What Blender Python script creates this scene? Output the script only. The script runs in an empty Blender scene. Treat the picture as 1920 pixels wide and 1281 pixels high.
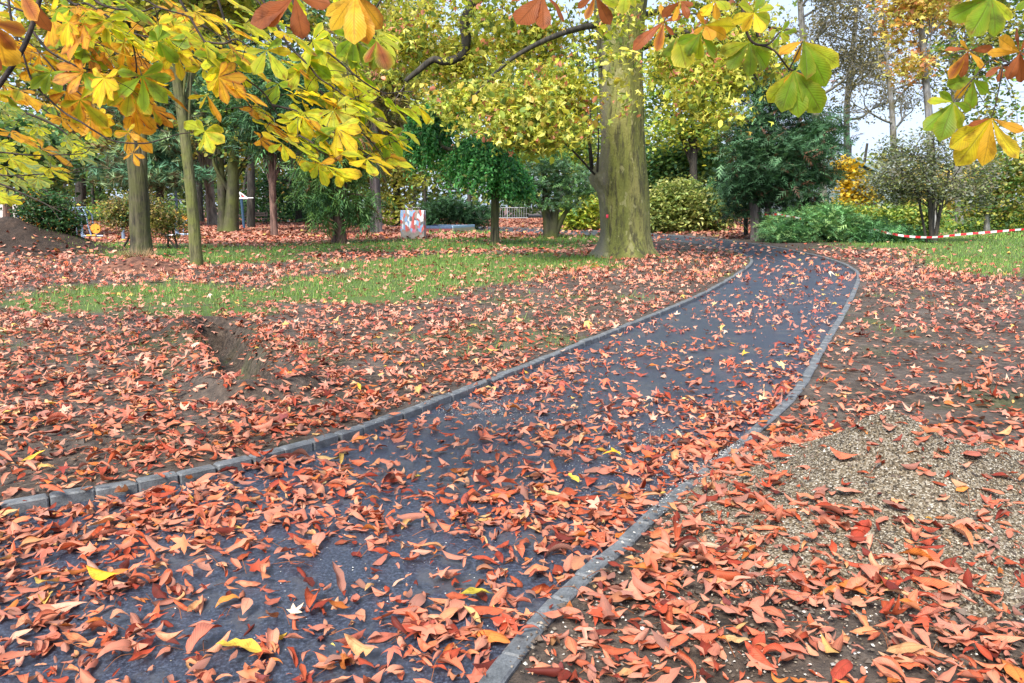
import bpy, math
import numpy as np
from mathutils import Vector, geometry
rad = math.radians
rng = np.random.default_rng(11)
scn = bpy.context.scene

# ------------------------------------------------------------------ camera, sky, sun, exposure
CAMH, F, CX, CY, YH = 1.3, 1493.0, 960.0, 640.5, 385.0
PITCH = math.atan((CY - YH) / F)
cd = bpy.data.cameras.new('camera'); cam = bpy.data.objects.new('camera', cd)
scn.collection.objects.link(cam); scn.camera = cam
cam.location = (0, 0, CAMH); cam.rotation_euler = (rad(90) - PITCH, 0, 0)
cd.sensor_width = 36.0; cd.lens = 36.0 * F / 1920.0; cd.clip_start = 0.05; cd.clip_end = 2000

SUN_EL, SUN_AZ = rad(48), rad(205)      # azimuth clockwise from +Y
w = bpy.data.worlds.new('World'); scn.world = w; w.use_nodes = True
nt = w.node_tree; nt.nodes.clear()
out = nt.nodes.new('ShaderNodeOutputWorld'); bg = nt.nodes.new('ShaderNodeBackground')
sky = nt.nodes.new('ShaderNodeTexSky'); sky.sky_type = 'NISHITA'; sky.sun_disc = False
sky.sun_elevation = SUN_EL; sky.sun_rotation = SUN_AZ; sky.dust_density = 2.0; sky.air_density = 1.0
tc = nt.nodes.new('ShaderNodeTexCoord'); nz = nt.nodes.new('ShaderNodeTexNoise')
nz.inputs['Scale'].default_value = 3.5; nz.inputs['Detail'].default_value = 5
cr = nt.nodes.new('ShaderNodeMapRange'); cr.inputs[1].default_value = .3; cr.inputs[2].default_value = .7
cr.inputs[3].default_value = .45; cr.inputs[4].default_value = .95
mx = nt.nodes.new('ShaderNodeMixRGB'); mx.inputs[2].default_value = (3.0, 3.6, 4.7, 1)
nt.links.new(tc.outputs['Generated'], nz.inputs['Vector']); nt.links.new(nz.outputs['Fac'], cr.inputs[0])
nt.links.new(cr.outputs[0], mx.inputs[0]); nt.links.new(sky.outputs[0], mx.inputs[1])
nt.links.new(mx.outputs[0], bg.inputs[0]); bg.inputs[1].default_value = .15
nt.links.new(bg.outputs[0], out.inputs[0])
sl = bpy.data.lights.new('sun', 'SUN'); sl.energy = 4.0; sl.angle = rad(22); sl.color = (1, .95, .87)
so = bpy.data.objects.new('sun', sl); scn.collection.objects.link(so)
sd = Vector((math.sin(SUN_AZ) * math.cos(SUN_EL), math.cos(SUN_AZ) * math.cos(SUN_EL), math.sin(SUN_EL)))
so.rotation_euler = sd.to_track_quat('Z', 'Y').to_euler()
vs = scn.view_settings; vs.view_transform = 'Standard'; vs.look = 'None'; vs.gamma = 1; vs.exposure = 1.03
scn.cycles.max_bounces = 7; scn.cycles.diffuse_bounces = 4; scn.cycles.transmission_bounces = 4; scn.cycles.glossy_bounces = 2
scn.cycles.use_denoising = True

# ------------------------------------------------------------------ measuring helpers
CP, SP = math.cos(PITCH), math.sin(PITCH)
def ray(px, py):
    x, y = (px - CX) / F, (CY - py) / F
    return np.array([x, CP + SP * y, CP * y - SP])
def G(px, py, z=0.0):
    d = ray(px, py); t = (z - CAMH) / d[2]
    return np.array([0, 0, CAMH]) + d * t
def At(px, py, D):
    d = ray(px, py); return np.array([0, 0, CAMH]) + d * (D / d[1])
def proj(P):
    P = np.asarray(P, float); q = P - np.array([0, 0, CAMH])
    dep = q[..., 1] * CP - q[..., 2] * SP; up = q[..., 1] * SP + q[..., 2] * CP
    dep = np.maximum(dep, 1e-3)
    return CX + F * q[..., 0] / dep, CY - F * up / dep
def lin(r, g, b, k=1.0):
    c = np.array([r, g, b]) / 255.0
    return np.where(c <= .04045, c / 12.92, ((c + .055) / 1.055) ** 2.4) * k

_lat = np.random.default_rng(5).random((64, 64, 64))
def noise3(p, f):
    q = np.asarray(p) * f + 1000.0; i = np.floor(q).astype(int); t = q - i; t = t * t * (3 - 2 * t); r = 0
    for dx in (0, 1):
        for dy in (0, 1):
            for dz in (0, 1):
                wt = (t[..., 0] if dx else 1 - t[..., 0]) * (t[..., 1] if dy else 1 - t[..., 1]) * (t[..., 2] if dz else 1 - t[..., 2])
                r = r + wt * _lat[(i[..., 0] + dx) % 64, (i[..., 1] + dy) % 64, (i[..., 2] + dz) % 64]
    return r
def noise2(x, y, f, s=0.0):
    return noise3(np.stack([x, y, np.full_like(x, s)], -1) * np.array([1, 1, 1 / f]), f)
def fbm2(x, y, f, s=0.0, o=4):
    r, a, tot = 0, 1.0, 0
    for k in range(o):
        r = r + a * noise2(x, y, f * 2 ** k, s + 7.3 * k); tot += a; a *= .55
    return r / tot

# ------------------------------------------------------------------ materials
def newmat(name):
    m = bpy.data.materials.new(name); m.use_nodes = True; n = m.node_tree; n.nodes.clear()
    o = n.nodes.new('ShaderNodeOutputMaterial'); b = n.nodes.new('ShaderNodeBsdfPrincipled')
    n.links.new(b.outputs[0], o.inputs[0]); return m, n, b, o
def node(n, t, **kw):
    a = n.nodes.new(t)
    for k, v in kw.items(): setattr(a, k, v)
    return a
def math_n(n, op, a, b=None):
    m = n.nodes.new('ShaderNodeMath'); m.operation = op
    for i, v in enumerate((a, b)):
        if v is None: continue
        if hasattr(v, 'links') or hasattr(v, 'is_linked'): n.links.new(v, m.inputs[i])
        else: m.inputs[i].default_value = v
    return m.outputs[0]
def mixc(n, fac, a, b, mode='MIX'):
    m = n.nodes.new('ShaderNodeMixRGB'); m.blend_type = mode
    for i, v in enumerate((fac, a, b)):
        if hasattr(v, 'is_linked'): n.links.new(v, m.inputs[i])
        elif i == 0: m.inputs[0].default_value = v
        else: m.inputs[i].default_value = (*v[:3], 1)
    return m.outputs[0]
def noise_n(n, scale, detail=4, rough=.6, mapscale=None, coord='Object'):
    t = n.nodes.new('ShaderNodeTexCoord'); x = n.nodes.new('ShaderNodeTexNoise')
    x.inputs['Scale'].default_value = scale; x.inputs['Detail'].default_value = detail; x.inputs['Roughness'].default_value = rough
    if mapscale:
        mp = n.nodes.new('ShaderNodeMapping'); mp.inputs['Scale'].default_value = mapscale
        n.links.new(t.outputs[coord], mp.inputs[0]); n.links.new(mp.outputs[0], x.inputs[0])
    else: n.links.new(t.outputs[coord], x.inputs[0])
    return x.outputs['Fac']
def ramp(n, fac, stops, interp='LINEAR'):
    r = n.nodes.new('ShaderNodeValToRGB'); r.color_ramp.interpolation = interp
    e = r.color_ramp.elements
    while len(e) < len(stops): e.new(.5)
    for i, (p, c) in enumerate(stops): e[i].position = p; e[i].color = (*c[:3], 1)
    n.links.new(fac, r.inputs[0]); return r.outputs[0]
def bump_n(n, b, h, strength, dist):
    k = n.nodes.new('ShaderNodeBump'); k.inputs['Strength'].default_value = strength; k.inputs['Distance'].default_value = dist
    n.links.new(h, k.inputs['Height']); n.links.new(k.outputs[0], b.inputs['Normal']); return k
def attr(n, name):
    a = n.nodes.new('ShaderNodeAttribute'); a.attribute_name = name; return a

def leaf_mat(name, trans=.4, veins=False, backpale=0.0, rough=.5, spec=.35):
    m, n, b, o = newmat(name)
    col = attr(n, 'Col').outputs['Color']
    if veins:
        a = attr(n, 'uvw'); s = n.nodes.new('ShaderNodeSeparateXYZ'); n.links.new(a.outputs['Vector'], s.inputs[0])
        au = math_n(n, 'ABSOLUTE', s.outputs[0]); ph = math_n(n, 'SUBTRACT', math_n(n, 'MULTIPLY', s.outputs[1], 15.0), math_n(n, 'MULTIPLY', au, 3.2))
        fr = math_n(n, 'FRACT', ph); tri = math_n(n, 'ABSOLUTE', math_n(n, 'SUBTRACT', fr, .5))
        v1 = math_n(n, 'MULTIPLY', math_n(n, 'SUBTRACT', 0.5, tri), 2.0)
        vn = n.nodes.new('ShaderNodeMapRange'); n.links.new(v1, vn.inputs[0]); vn.inputs[1].default_value = 0; vn.inputs[2].default_value = .38; vn.inputs[3].default_value = 1; vn.inputs[4].default_value = 0
        md = n.nodes.new('ShaderNodeMapRange'); n.links.new(au, md.inputs[0]); md.inputs[1].default_value = .03; md.inputs[2].default_value = .09; md.inputs[3].default_value = 1; md.inputs[4].default_value = 0
        v = math_n(n, 'MAXIMUM', math_n(n, 'MULTIPLY', vn.outputs[0], .55), md.outputs[0])
        blot = noise_n(n, 26, 3, .6)
        spots = ramp(n, blot, [(.3, (.5, .45, .4)), (.47, (1, 1, 1)), (.75, (1.1, 1.1, 1.1))])
        col = mixc(n, 1.0, col, spots, 'MULTIPLY')
        col = mixc(n, math_n(n, 'MULTIPLY', v, .38), col, (.12, .05, .02))
        bump_n(n, b, math_n(n, 'SUBTRACT', 1.0, v), .5, .003)
    if backpale:
        g = n.nodes.new('ShaderNodeNewGeometry')
        col = mixc(n, math_n(n, 'MULTIPLY', g.outputs['Backfacing'], backpale), col, (.52, .30, .22))
    n.links.new(col, b.inputs['Base Color']); b.inputs['Roughness'].default_value = rough
    b.inputs['Specular IOR Level'].default_value = spec
    if trans:
        t = n.nodes.new('ShaderNodeBsdfTranslucent'); n.links.new(mixc(n, 1.0, col, (1.25, 1.2, .8), 'MULTIPLY'), t.inputs[0])
        x = n.nodes.new('ShaderNodeMixShader'); x.inputs[0].default_value = trans
        n.links.new(b.outputs[0], x.inputs[1]); n.links.new(t.outputs[0], x.inputs[2]); n.links.new(x.outputs[0], o.inputs[0])
    return m
M_FOL = leaf_mat('foliage_leaf', .4)
M_NEEDLE = leaf_mat('needle_leaf', .22, rough=.55)
M_CHEST = leaf_mat('chestnut_leaf', .58, True, 0, .45, .3)
M_LIT = leaf_mat('dry_leaf', .10, True, .35, .6, .25)
M_LITFAR = leaf_mat('dry_leaf_plain', .06, False, .35, .55, .3)
M_GRASS = leaf_mat('grass_blade', .25, rough=.55, spec=.25)

def bark(name, a, b2, moss=None, scale=9, stretch=.18, bump=.6):
    m, n, b, o = newmat(name)
    f1 = noise_n(n, scale, 6, .65, (1, 1, stretch)); f2 = noise_n(n, scale * .22, 3)
    c = ramp(n, f1, [(.40, a), (.60, b2)])
    if moss is not None:
        c = mixc(n, ramp(n, f2, [(.40, (0, 0, 0)), (.6, (.85, .85, .85))]), c, mixc(n, f1, tuple(np.array(moss) * .55), moss))
    n.links.new(c, b.inputs['Base Color']); b.inputs['Roughness'].default_value = .85
    bump_n(n, b, f1, bump, .06); return m
M_BARK = {
    'brown': bark('bark_brown', (.035, .028, .02), (.15, .12, .085)),
    'olive': bark('bark_olive', (.018, .016, .009), (.115, .10, .055), (.10, .105, .03), 13, .10, 1.0),
    'mossy': bark('bark_mossy', (.05, .05, .02), (.15, .14, .06), (.17, .19, .04), 16, .14, .7),
    'dark': bark('bark_dark', (.012, .011, .009), (.06, .052, .04)),
    'darkmoss': bark('bark_dark_moss', (.012, .012, .008), (.07, .06, .04), (.10, .12, .02), 3.5, .3),
    'red': bark('bark_red', (.05, .025, .02), (.19, .11, .085)),
    'grey': bark('bark_grey', (.06, .05, .05), (.24, .20, .19), None, 7, .1, .8),
    'tan': bark('bark_tan', (.13, .10, .08), (.36, .29, .24), None, 6, .25),
    'twig': bark('bark_twig', (.012, .009, .008), (.06, .04, .03), None, 40, .4, .3),
    'pale': bark('bark_pale', (.12, .12, .13), (.32, .31, .30), (.17, .15, .08), 8, .3),
}
def plain(name, c, rough=.5, metal=0, var=.15, scale=12, bump=0):
    m, n, b, o = newmat(name); f = noise_n(n, scale, 4)
    n.links.new(ramp(n, f, [(.3, np.array(c) * (1 - var)), (.7, np.array(c) * (1 + var))]), b.inputs['Base Color'])
    b.inputs['Roughness'].default_value = rough; b.inputs['Metallic'].default_value = metal
    if bump: bump_n(n, b, f, bump, .01)
    return m

# ------------------------------------------------------------------ mesh builder
class MB:
    def __init__(s): s.v, s.t, s.q, s.c, s.u, s.n = [], [], [], [], [], 0
    def add(s, v, f, col=(.5, .5, .5), uv=None):
        v = np.asarray(v, float).reshape(-1, 3); f = np.asarray(f, int)
        (s.t if f.shape[1] == 3 else s.q).append(f + s.n)
        c = np.asarray(col, float); c = np.broadcast_to(c, (len(v), 3)) if c.ndim == 1 else c.reshape(-1, 3)
        s.v.append(v); s.c.append(c); s.u.append(np.zeros((len(v), 3)) if uv is None else np.asarray(uv).reshape(-1, 3)); s.n += len(v)
    def mesh(s, name, mat, origin=(0, 0, 0), smooth=True):
        me = bpy.data.meshes.new(name)
        if s.n:
            V = np.concatenate(s.v) - np.asarray(origin)
            T = np.concatenate(s.t) if s.t else np.zeros((0, 3), int); Q = np.concatenate(s.q) if s.q else np.zeros((0, 4), int)
            me.vertices.add(len(V)); me.vertices.foreach_set('co', V.astype(np.float32).ravel())
            loops = np.concatenate([T.ravel(), Q.ravel()]).astype(np.int32); me.loops.add(len(loops)); me.loops.foreach_set('vertex_index', loops)
            tot = np.concatenate([np.full(len(T), 3), np.full(len(Q), 4)]); st = np.concatenate([[0], np.cumsum(tot)[:-1]])
            me.polygons.add(len(tot)); me.polygons.foreach_set('loop_start', st.astype(np.int32))
            me.update(calc_edges=True); me.polygons.foreach_set('use_smooth', np.full(len(tot), smooth))
            a = me.attributes.new('Col', 'FLOAT_COLOR', 'POINT'); C = np.concatenate(s.c)
            a.data.foreach_set('color', np.hstack([C, np.ones((len(C), 1))]).astype(np.float32).ravel())
            a = me.attributes.new('uvw', 'FLOAT_VECTOR', 'POINT'); a.data.foreach_set('vector', np.concatenate(s.u).astype(np.float32).ravel())
        if isinstance(mat, (list, tuple)):
            for q in mat: me.materials.append(q)
        else: me.materials.append(mat)
        return me
    def build(s, name, mat, parent=None, origin=None, smooth=True):
        if origin is None: origin = tuple(parent.location) if parent is not None and parent.type == 'EMPTY' else (0, 0, 0)
        o = bpy.data.objects.new(name, s.mesh(name, mat, origin, smooth)); scn.collection.objects.link(o)
        if parent is not None:
            o.parent = parent
            if parent.type != 'EMPTY': pass
        else: o.location = origin
        return o
    def box(s, c, size, col=(.5, .5, .5), rz=0.0, bev=0.0):
        hx, hy, hz = np.array(size) / 2; b = min(bev, hx * .9, hy * .9, hz * .9)
        if b <= 0:
            p = np.array([[x, y, z] for z in (-hz, hz) for y in (-hy, hy) for x in (-hx, hx)])
            f = [[0, 2, 3, 1], [4, 5, 7, 6], [0, 1, 5, 4], [2, 6, 7, 3], [0, 4, 6, 2], [1, 3, 7, 5]]
        else:
            rings = [(hx - b, hy - b, -hz), (hx, hy, -hz + b), (hx, hy, hz - b), (hx - b, hy - b, hz)]
            p = []; f = []
            for (a, d, z) in rings:
                p += [[-a, -d + b, z], [-a + b, -d, z], [a - b, -d, z], [a, -d + b, z], [a, d - b, z], [a - b, d, z], [-a + b, d, z], [-a, d - b, z]]
            for k in range(3):
                for i in range(8): j = (i + 1) % 8; f.append([8 * k + i, 8 * k + j, 8 * k + 8 + j, 8 * k + 8 + i])
            f += [[0, 3, 2, 1], [0, 7, 4, 3], [7, 6, 5, 4], [24, 25, 26, 27], [24, 27, 28, 31], [28, 29, 30, 31]]
            p = np.array(p)
        if rz: cs, sn = math.cos(rz), math.sin(rz); p = np.stack([p[:, 0] * cs - p[:, 1] * sn, p[:, 0] * sn + p[:, 1] * cs, p[:, 2]], 1)
        s.add(p + np.asarray(c), f, col)
    def bar(s, a, b, r, sides=8, col=(.5, .5, .5)): tube(s, [a, b], [r, r], sides, col, cap=True)

def catmull(P, n):
    P = np.asarray(P, float); Q = np.vstack([2 * P[0] - P[1], P, 2 * P[-1] - P[-2]]); out = []
    for i in range(1, len(Q) - 2):
        t = np.linspace(0, 1, n, endpoint=False)[:, None]; a, b, c, d = Q[i - 1], Q[i], Q[i + 1], Q[i + 2]
        out.append(.5 * (2 * b + (c - a) * t + (2 * a - 5 * b + 4 * c - d) * t ** 2 + (3 * b - a - 3 * c + d) * t ** 3))
    return np.vstack(out + [P[-1:]])
def resample(P, step):
    P = np.asarray(P); d = np.r_[0, np.cumsum(np.linalg.norm(np.diff(P, axis=0), axis=1))]
    n = max(2, int(d[-1] / step) + 1); t = np.linspace(0, d[-1], n)
    return np.stack([np.interp(t, d, P[:, k]) for k in range(P.shape[1])], 1)
def tube(mb, pts, r, sides=6, col=(.1, .08, .06), cap=False, rough=0.0):
    P = np.asarray(pts, float); n = len(P); r = np.broadcast_to(np.asarray(r, float), (n,))
    T = np.gradient(P, axis=0); T /= np.linalg.norm(T, axis=1)[:, None] + 1e-9
    ref = np.array([1.0, 0, 0]) if abs(T[0][0]) < .8 else np.array([0, 1.0, 0]); rings = []
    ang = np.linspace(0, 2 * np.pi, sides, endpoint=False)
    for i in range(n):
        ref = ref - T[i] * ref.dot(T[i]); ref /= np.linalg.norm(ref) + 1e-9; bi = np.cross(T[i], ref)
        rr = r[i] * (1 + (rough * (rng.random(sides) - .5) if rough else 0))
        rings.append(P[i] + (np.cos(ang) * rr)[:, None] * ref + (np.sin(ang) * rr)[:, None] * bi)
    v = np.vstack(rings); f = []
    for i in range(n - 1):
        for k in range(sides):
            k2 = (k + 1) % sides; f.append([i * sides + k, i * sides + k2, (i + 1) * sides + k2, (i + 1) * sides + k])
    mb.add(v, f, col)
    if cap:
        for e in (0, n - 1):
            ring = v[e * sides:(e + 1) * sides]; cv = np.vstack([ring, P[e:e + 1]])
            mb.add(cv, [[k, (k + 1) % sides, sides] if e else [(k + 1) % sides, k, sides] for k in range(sides)], col)

def tag(o, label=None, cat=None, group=None, kind=None):
    for k, v in (('label', label), ('category', cat), ('group', group), ('kind', kind)):
        if v: o[k] = v
    return o
def thing(name, loc, label, cat, group=None):
    o = bpy.data.objects.new(name, None); scn.collection.objects.link(o); o.location = tuple(loc); o.empty_display_size = .2
    return tag(o, label, cat, group)

# ------------------------------------------------------------------ path lines and ground heights
LK = [(-1500, 1480), (-1000, 1230), (-650, 1100), (-420, 1030), (-200, 985), (0, 943), (150, 917), (300, 892), (420, 866), (500, 847), (600, 821), (700, 789), (800, 754), (900, 717), (1000, 677), (1100, 637), (1200, 598),
      (1300, 557), (1360, 526), (1395, 504), (1409, 491), (1405, 483), (1388, 474), (1350, 464), (1300, 455.5), (1230, 448), (1115, 440.5), (1000, 435.5), (880, 430.5), (760, 425.5), (600, 420), (420, 415)]
RK = [(300, 2500), (600, 1800), (760, 1500), (850, 1370), (918, 1281), (968, 1215), (1015, 1155), (1070, 1100), (1130, 1046), (1178, 1008), (1240, 948), (1300, 901), (1355, 858), (1420, 801), (1470, 757), (1510, 708), (1545, 645),
      (1580, 588), (1603, 542), (1610, 517), (1600, 503), (1570, 489), (1520, 475.5), (1450, 462), (1370, 450.5), (1300, 443.5), (1220, 437.5), (1100, 431.5), (980, 427.5), (860, 423.5), (740, 419.5), (600, 415), (420, 411)]
def kline(L): return resample(catmull([G(*p, .05)[:2] for p in L], 8), .06)
KL, KR = kline(LK), kline(RK)
POLY = np.vstack([KL, KR[::-1]])
def dist_line(x, y, L):
    L = L[::2]; best = np.full(x.shape, 1e9)
    lo, hi = L.min(0) - 3, L.max(0) + 3
    m = (x > lo[0]) & (x < hi[0]) & (y > lo[1]) & (y < hi[1]); X, Y = x[m], y[m]; b = np.full(X.shape, 1e9)
    if len(X):
        for i in range(0, len(L) - 1, 2):
            a, c = L[i], L[min(i + 2, len(L) - 1)]; d = c - a; q = d.dot(d) + 1e-12
            t = np.clip(((X - a[0]) * d[0] + (Y - a[1]) * d[1]) / q, 0, 1)
            b = np.minimum(b, (X - a[0] - t * d[0]) ** 2 + (Y - a[1] - t * d[1]) ** 2)
    best[m] = b; return np.sqrt(best)
def inside(x, y):
    P = POLY[::3]; r = np.zeros(x.shape, bool); j = len(P) - 1
    for i in range(len(P)):
        (xi, yi), (xj, yj) = P[i], P[j]; j = i
        if yi == yj: continue
        r ^= ((yi > y) != (yj > y)) & (x < (xj - xi) * (y - yi) / (yj - yi) + xi)
    return r
HC = G(1650, 968)[:2]                        # gravel heap
def heap_h(x, y):
    dx, dy = (x - HC[0]), (y - HC[1]); r = np.sqrt((dx / .78) ** 2 + (dy / .66) ** 2)
    h = .33 * np.exp(-(r * 2.0) ** 1.3) + .07 * np.exp(-r * r * 1.2) + .13 * np.exp(-(((dx - .62) / .42) ** 2 + ((dy - .05) / .45) ** 2)) + .03 * np.exp(-r * r * .7)
    return h * (1 + .25 * (noise2(x, y, 3.1, 2) - .5))
M1, M2 = G(20, 478)[:2], G(268, 512)[:2]
def mound_h(x, y):
    h = .88 * np.exp(-(((x - M1[0] + .3) / 1.55) ** 2 + ((y - M1[1] - 1.0) / 1.3) ** 2)) + .26 * np.exp(-(((x - M2[0]) / .75) ** 2 + ((y - M2[1]) / .5) ** 2))
    return h * (1 + .5 * (noise2(x, y, 2.3, 5) - .5))
DT = [G(395, 628)[:2], G(420, 640)[:2], G(432, 665)[:2], G(455, 700)[:2], G(485, 735)[:2]]
def ditch(x, y):
    d = np.full(x.shape, 9e9)
    for a, b in zip(DT[:-1], DT[1:]):
        e = b - a; t = np.clip(((x - a[0]) * e[0] + (y - a[1]) * e[1]) / e.dot(e), 0, 1)
        d = np.minimum(d, np.hypot(x - a[0] - t * e[0], y - a[1] - t * e[1]))
    return -.24 * np.exp(-(d / .14) ** 4) + .12 * np.exp(-((d - .32) / .12) ** 2)
def soil(x, y, dk):
    a = np.clip((dk - .05) / .6, 0, 1)
    return .032 + a * (.05 * (fbm2(x, y, 1.1, 1, 4) - .5) + .05 * (fbm2(x, y, 5.0, 3, 3) - .5)) + ditch(x, y)
def H(x, y):
    x = np.asarray(x, float); y = np.asarray(y, float); ins = inside(x, y); dk = np.minimum(dist_line(x, y, KL), dist_line(x, y, KR))
    z = np.where(ins, 0.0, soil(x, y, dk) + mound_h(x, y)) ; z = np.where(dk < .045, .046, z)
    return z + np.where(ins, 0, 1) * heap_h(x, y)
def Hs(x, y): return float(H(np.array([x]), np.array([y]))[0])

# grass mask on the ground: soft noisy ellipses, placed where the lawn patches lie
GB = [(300, 474, 170, 15), (420, 485, 60, 14), (620, 466, 100, 8), (850, 459, 260, 10), (1050, 455, 90, 12), (950, 490, 190, 14), (840, 520, 170, 22), (700, 552, 130, 22), (560, 560, 60, 12),
      (300, 560, 250, 22), (120, 575, 120, 16), (420, 590, 140, 12), (1880, 480, 190, 34), (1780, 462, 120, 10), (2150, 470, 300, 60), (1900, 455, 330, 20), (870, 437, 90, 7), (560, 470, 90, 8), (200, 468, 130, 10), (900, 500, 260, 14), (640, 540, 140, 22), (1640, 459, 60, 6), (200, 468, 150, 12), (760, 464, 300, 9), (1000, 462, 120, 10), (480, 478, 120, 14)]
def grass_mask(x, y):
    px, py = proj(np.stack([x, y, np.zeros_like(x)], -1)); m = np.zeros(x.shape)
    for cx, cy, rx, ry in GB:
        m = np.maximum(m, 1.25 - ((px - cx) / rx) ** 2 * .8 - ((py - cy) / ry) ** 2 * .8)
    m = m + 1.3 * (fbm2(x, y, .55, 9, 4) - .5) + .8 * (fbm2(x, y, 2.5, 4, 3) - .5)
    lawn = np.where((y > 36) & (px > 1500), .9, 0)
    return np.clip(np.maximum(m, lawn) * 1.6 - .35, 0, 1) * (y > 3)
def carpet(x, y):        # where old leaves form a continuous reddish carpet (playground side)
    return np.clip((y - 26) / 6, 0, 1) * np.clip((2.0 - x) / 3, 0, 1)

# ground sheet
def axis(lo, fine0, fine1, hi, step, g):
    a = list(np.arange(fine0, fine1, step)); s = step
    while a[-1] < hi: s *= g; a.append(a[-1] + s)
    s = step
    while a[0] > lo: s *= g; a.insert(0, a[0] - s)
    return np.array(a)
gx = axis(-400, -5, 8.5, 400, .05, 1.06); gy = axis(-30, .5, 12, 20, .05, 1.006)
s = .07
gy = list(gy)
while gy[-1] < 500: s = max(.07, (gy[-1] - 8) * .008) if gy[-1] < 45 else s * 1.07; gy.append(gy[-1] + s)
gy = np.array(gy); X, Y = np.meshgrid(gx, gy); nx, ny = len(gx), len(gy)
ins = inside(X, Y); dk = np.minimum(dist_line(X, Y, KL), dist_line(X, Y, KR))
far = np.clip((Y - 30) / 10, 0, 1)
Z = np.where(ins, np.where(dk < .01, .03, -.09), soil(X, Y, np.where(dk > 1e8, 9, dk)))
gm = grass_mask(X, Y) * ~ins; cp = carpet(X, Y) * ~ins
grd = MB(); idx = np.arange(nx * ny).reshape(ny, nx)
grd.add(np.stack([X, Y, Z], -1), np.stack([idx[:-1, :-1], idx[:-1, 1:], idx[1:, 1:], idx[1:, :-1]], -1).reshape(-1, 4), np.stack([gm, cp, gm * 0], -1))
m, n, b, o = newmat('soil_ground'); a = attr(n, 'Col'); s3 = n.nodes.new('ShaderNodeSeparateColor'); n.links.new(a.outputs['Color'], s3.inputs[0])
f1 = noise_n(n, 18, 8, .7); f2 = noise_n(n, 1.3, 4); f3 = noise_n(n, 90, 3, .7)
c = ramp(n, f1, [(.36, (.014, .009, .006)), (.52, (.065, .043, .029)), (.66, (.15, .11, .08))])
c = mixc(n, ramp(n, f2, [(.45, (0, 0, 0)), (.7, (.7, .7, .7))]), c, mixc(n, f1, (.10, .075, .06), (.20, .165, .14)))
gcol = mixc(n, f1, (.035, .06, .014), (.12, .19, .03)); lcol = ramp(n, f3, [(.3, (.05, .022, .015)), (.5, (.15, .065, .045)), (.7, (.26, .125, .09))])
c = mixc(n, s3.outputs[1], c, lcol); c = mixc(n, s3.outputs[0], c, gcol)
n.links.new(c, b.inputs['Base Color']); b.inputs['Roughness'].default_value = .9
bump_n(n, b, math_n(n, 'ADD', f1, math_n(n, 'MULTIPLY', f3, .4)), .9, .035)
tag(grd.build('ground', m), kind='structure')

# asphalt path sheet
mb = MB(); P2 = np.vstack([KL[::2], KR[::-2]]); v = [Vector((p[0], p[1], 0)) for p in P2]
tri = geometry.tessellate_polygon([v]); mb.add(np.array([[q.x, q.y, 0.0] for q in v]), np.array(tri))
m, n, b, o = newmat('asphalt'); f1 = noise_n(n, 75, 8, .85); f2 = noise_n(n, 2.6, 8, .75); f3 = noise_n(n, 26, 6, .8)
c = ramp(n, f1, [(.36, (.005, .006, .010)), (.5, (.019, .026, .046)), (.60, (.08, .098, .145))])
c = mixc(n, ramp(n, f2, [(.52, (0, 0, 0)), (.60, (.7, .7, .7)), (.74, (.9, .9, .9))]), c, mixc(n, f3, (.012, .014, .02), (.11, .115, .13)))
n.links.new(c, b.inputs['Base Color']); n.links.new(ramp(n, f1, [(.3, (.34, .34, .34)), (.7, (.55, .55, .55))]), b.inputs['Roughness'])
b.inputs['Specular IOR Level'].default_value = .75
bump_n(n, b, math_n(n, 'ADD', f1, f3), .35, .004)
po = mb.build('path', m, smooth=False)
me = po.data
import bmesh
bmm = bmesh.new(); bmm.from_mesh(me)
for fc in bmm.faces:
    if fc.normal.z < 0: fc.normal_flip()
bmm.to_mesh(me); bmm.free()
tag(po, kind='structure')

# kerbs: stone after stone along each edge
m, n, b, o = newmat('kerb_concrete'); f1 = noise_n(n, 14, 6, .7); f2 = noise_n(n, 160, 3, .7)
c = ramp(n, f1, [(.3, (.07, .075, .08)), (.6, (.17, .18, .19)), (.8, (.27, .28, .285))])
n.links.new(mixc(n, .6, c, ramp(n, f2, [(.35, (.35, .35, .35)), (.6, (1, 1, 1))]), 'MULTIPLY'), b.inputs['Base Color']); b.inputs['Roughness'].default_value = .5
bump_n(n, b, f2, .5, .004); MKERB = m
for L in (KL, KR):
    mb = MB(); k = 0; R2 = resample(L, .06)
    stp = 3
    while k + stp < len(R2):
        p, q = R2[k], R2[k + stp]; d = q - p; ln = np.hypot(*d); k += stp
        dz, j = rng.normal(0, .003), rng.normal(0, .003)
        mb.box(((p[0] + q[0]) / 2 + j, (p[1] + q[1]) / 2 + j, -.047 + dz), (ln - .005, .066, .19), (.2, .2, .2), math.atan2(d[1], d[0]) + rng.normal(0, .008), .007)
    tag(mb.build('kerb', MKERB, smooth=False), kind='structure')

# ------------------------------------------------------------------ heaps, gravel
def heap_mesh(name, fn, c, rx, ry, mat, res=.03, lift=.0, subsurf=None):
    xs = np.arange(-rx, rx, res); ys = np.arange(-ry, ry, res); A, B = np.meshgrid(xs + c[0], ys + c[1])
    h = fn(A, B); r = np.sqrt(((A - c[0]) / rx) ** 2 + ((B - c[1]) / ry) ** 2)
    z = h + soil(A, B, np.full(A.shape, 9.0)) + lift - .12 * np.clip((r - .72) / .28, 0, 1)
    mb = MB(); i = np.arange(A.size).reshape(A.shape)
    q = np.stack([i[:-1, :-1], i[:-1, 1:], i[1:, 1:], i[1:, :-1]], -1).reshape(-1, 4); ok = (r.ravel()[q] < 1).all(1)
    if c[1] < 8: di = np.minimum(dist_line(A, B, KL), dist_line(A, B, KR)); bad = inside(A, B) | (di < .07); ok &= ~bad.ravel()[q].any(1)
    mb.add(np.stack([A, B, z], -1), q[ok]); return mb.build(name, mat, None, (c[0], c[1], 0))
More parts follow.
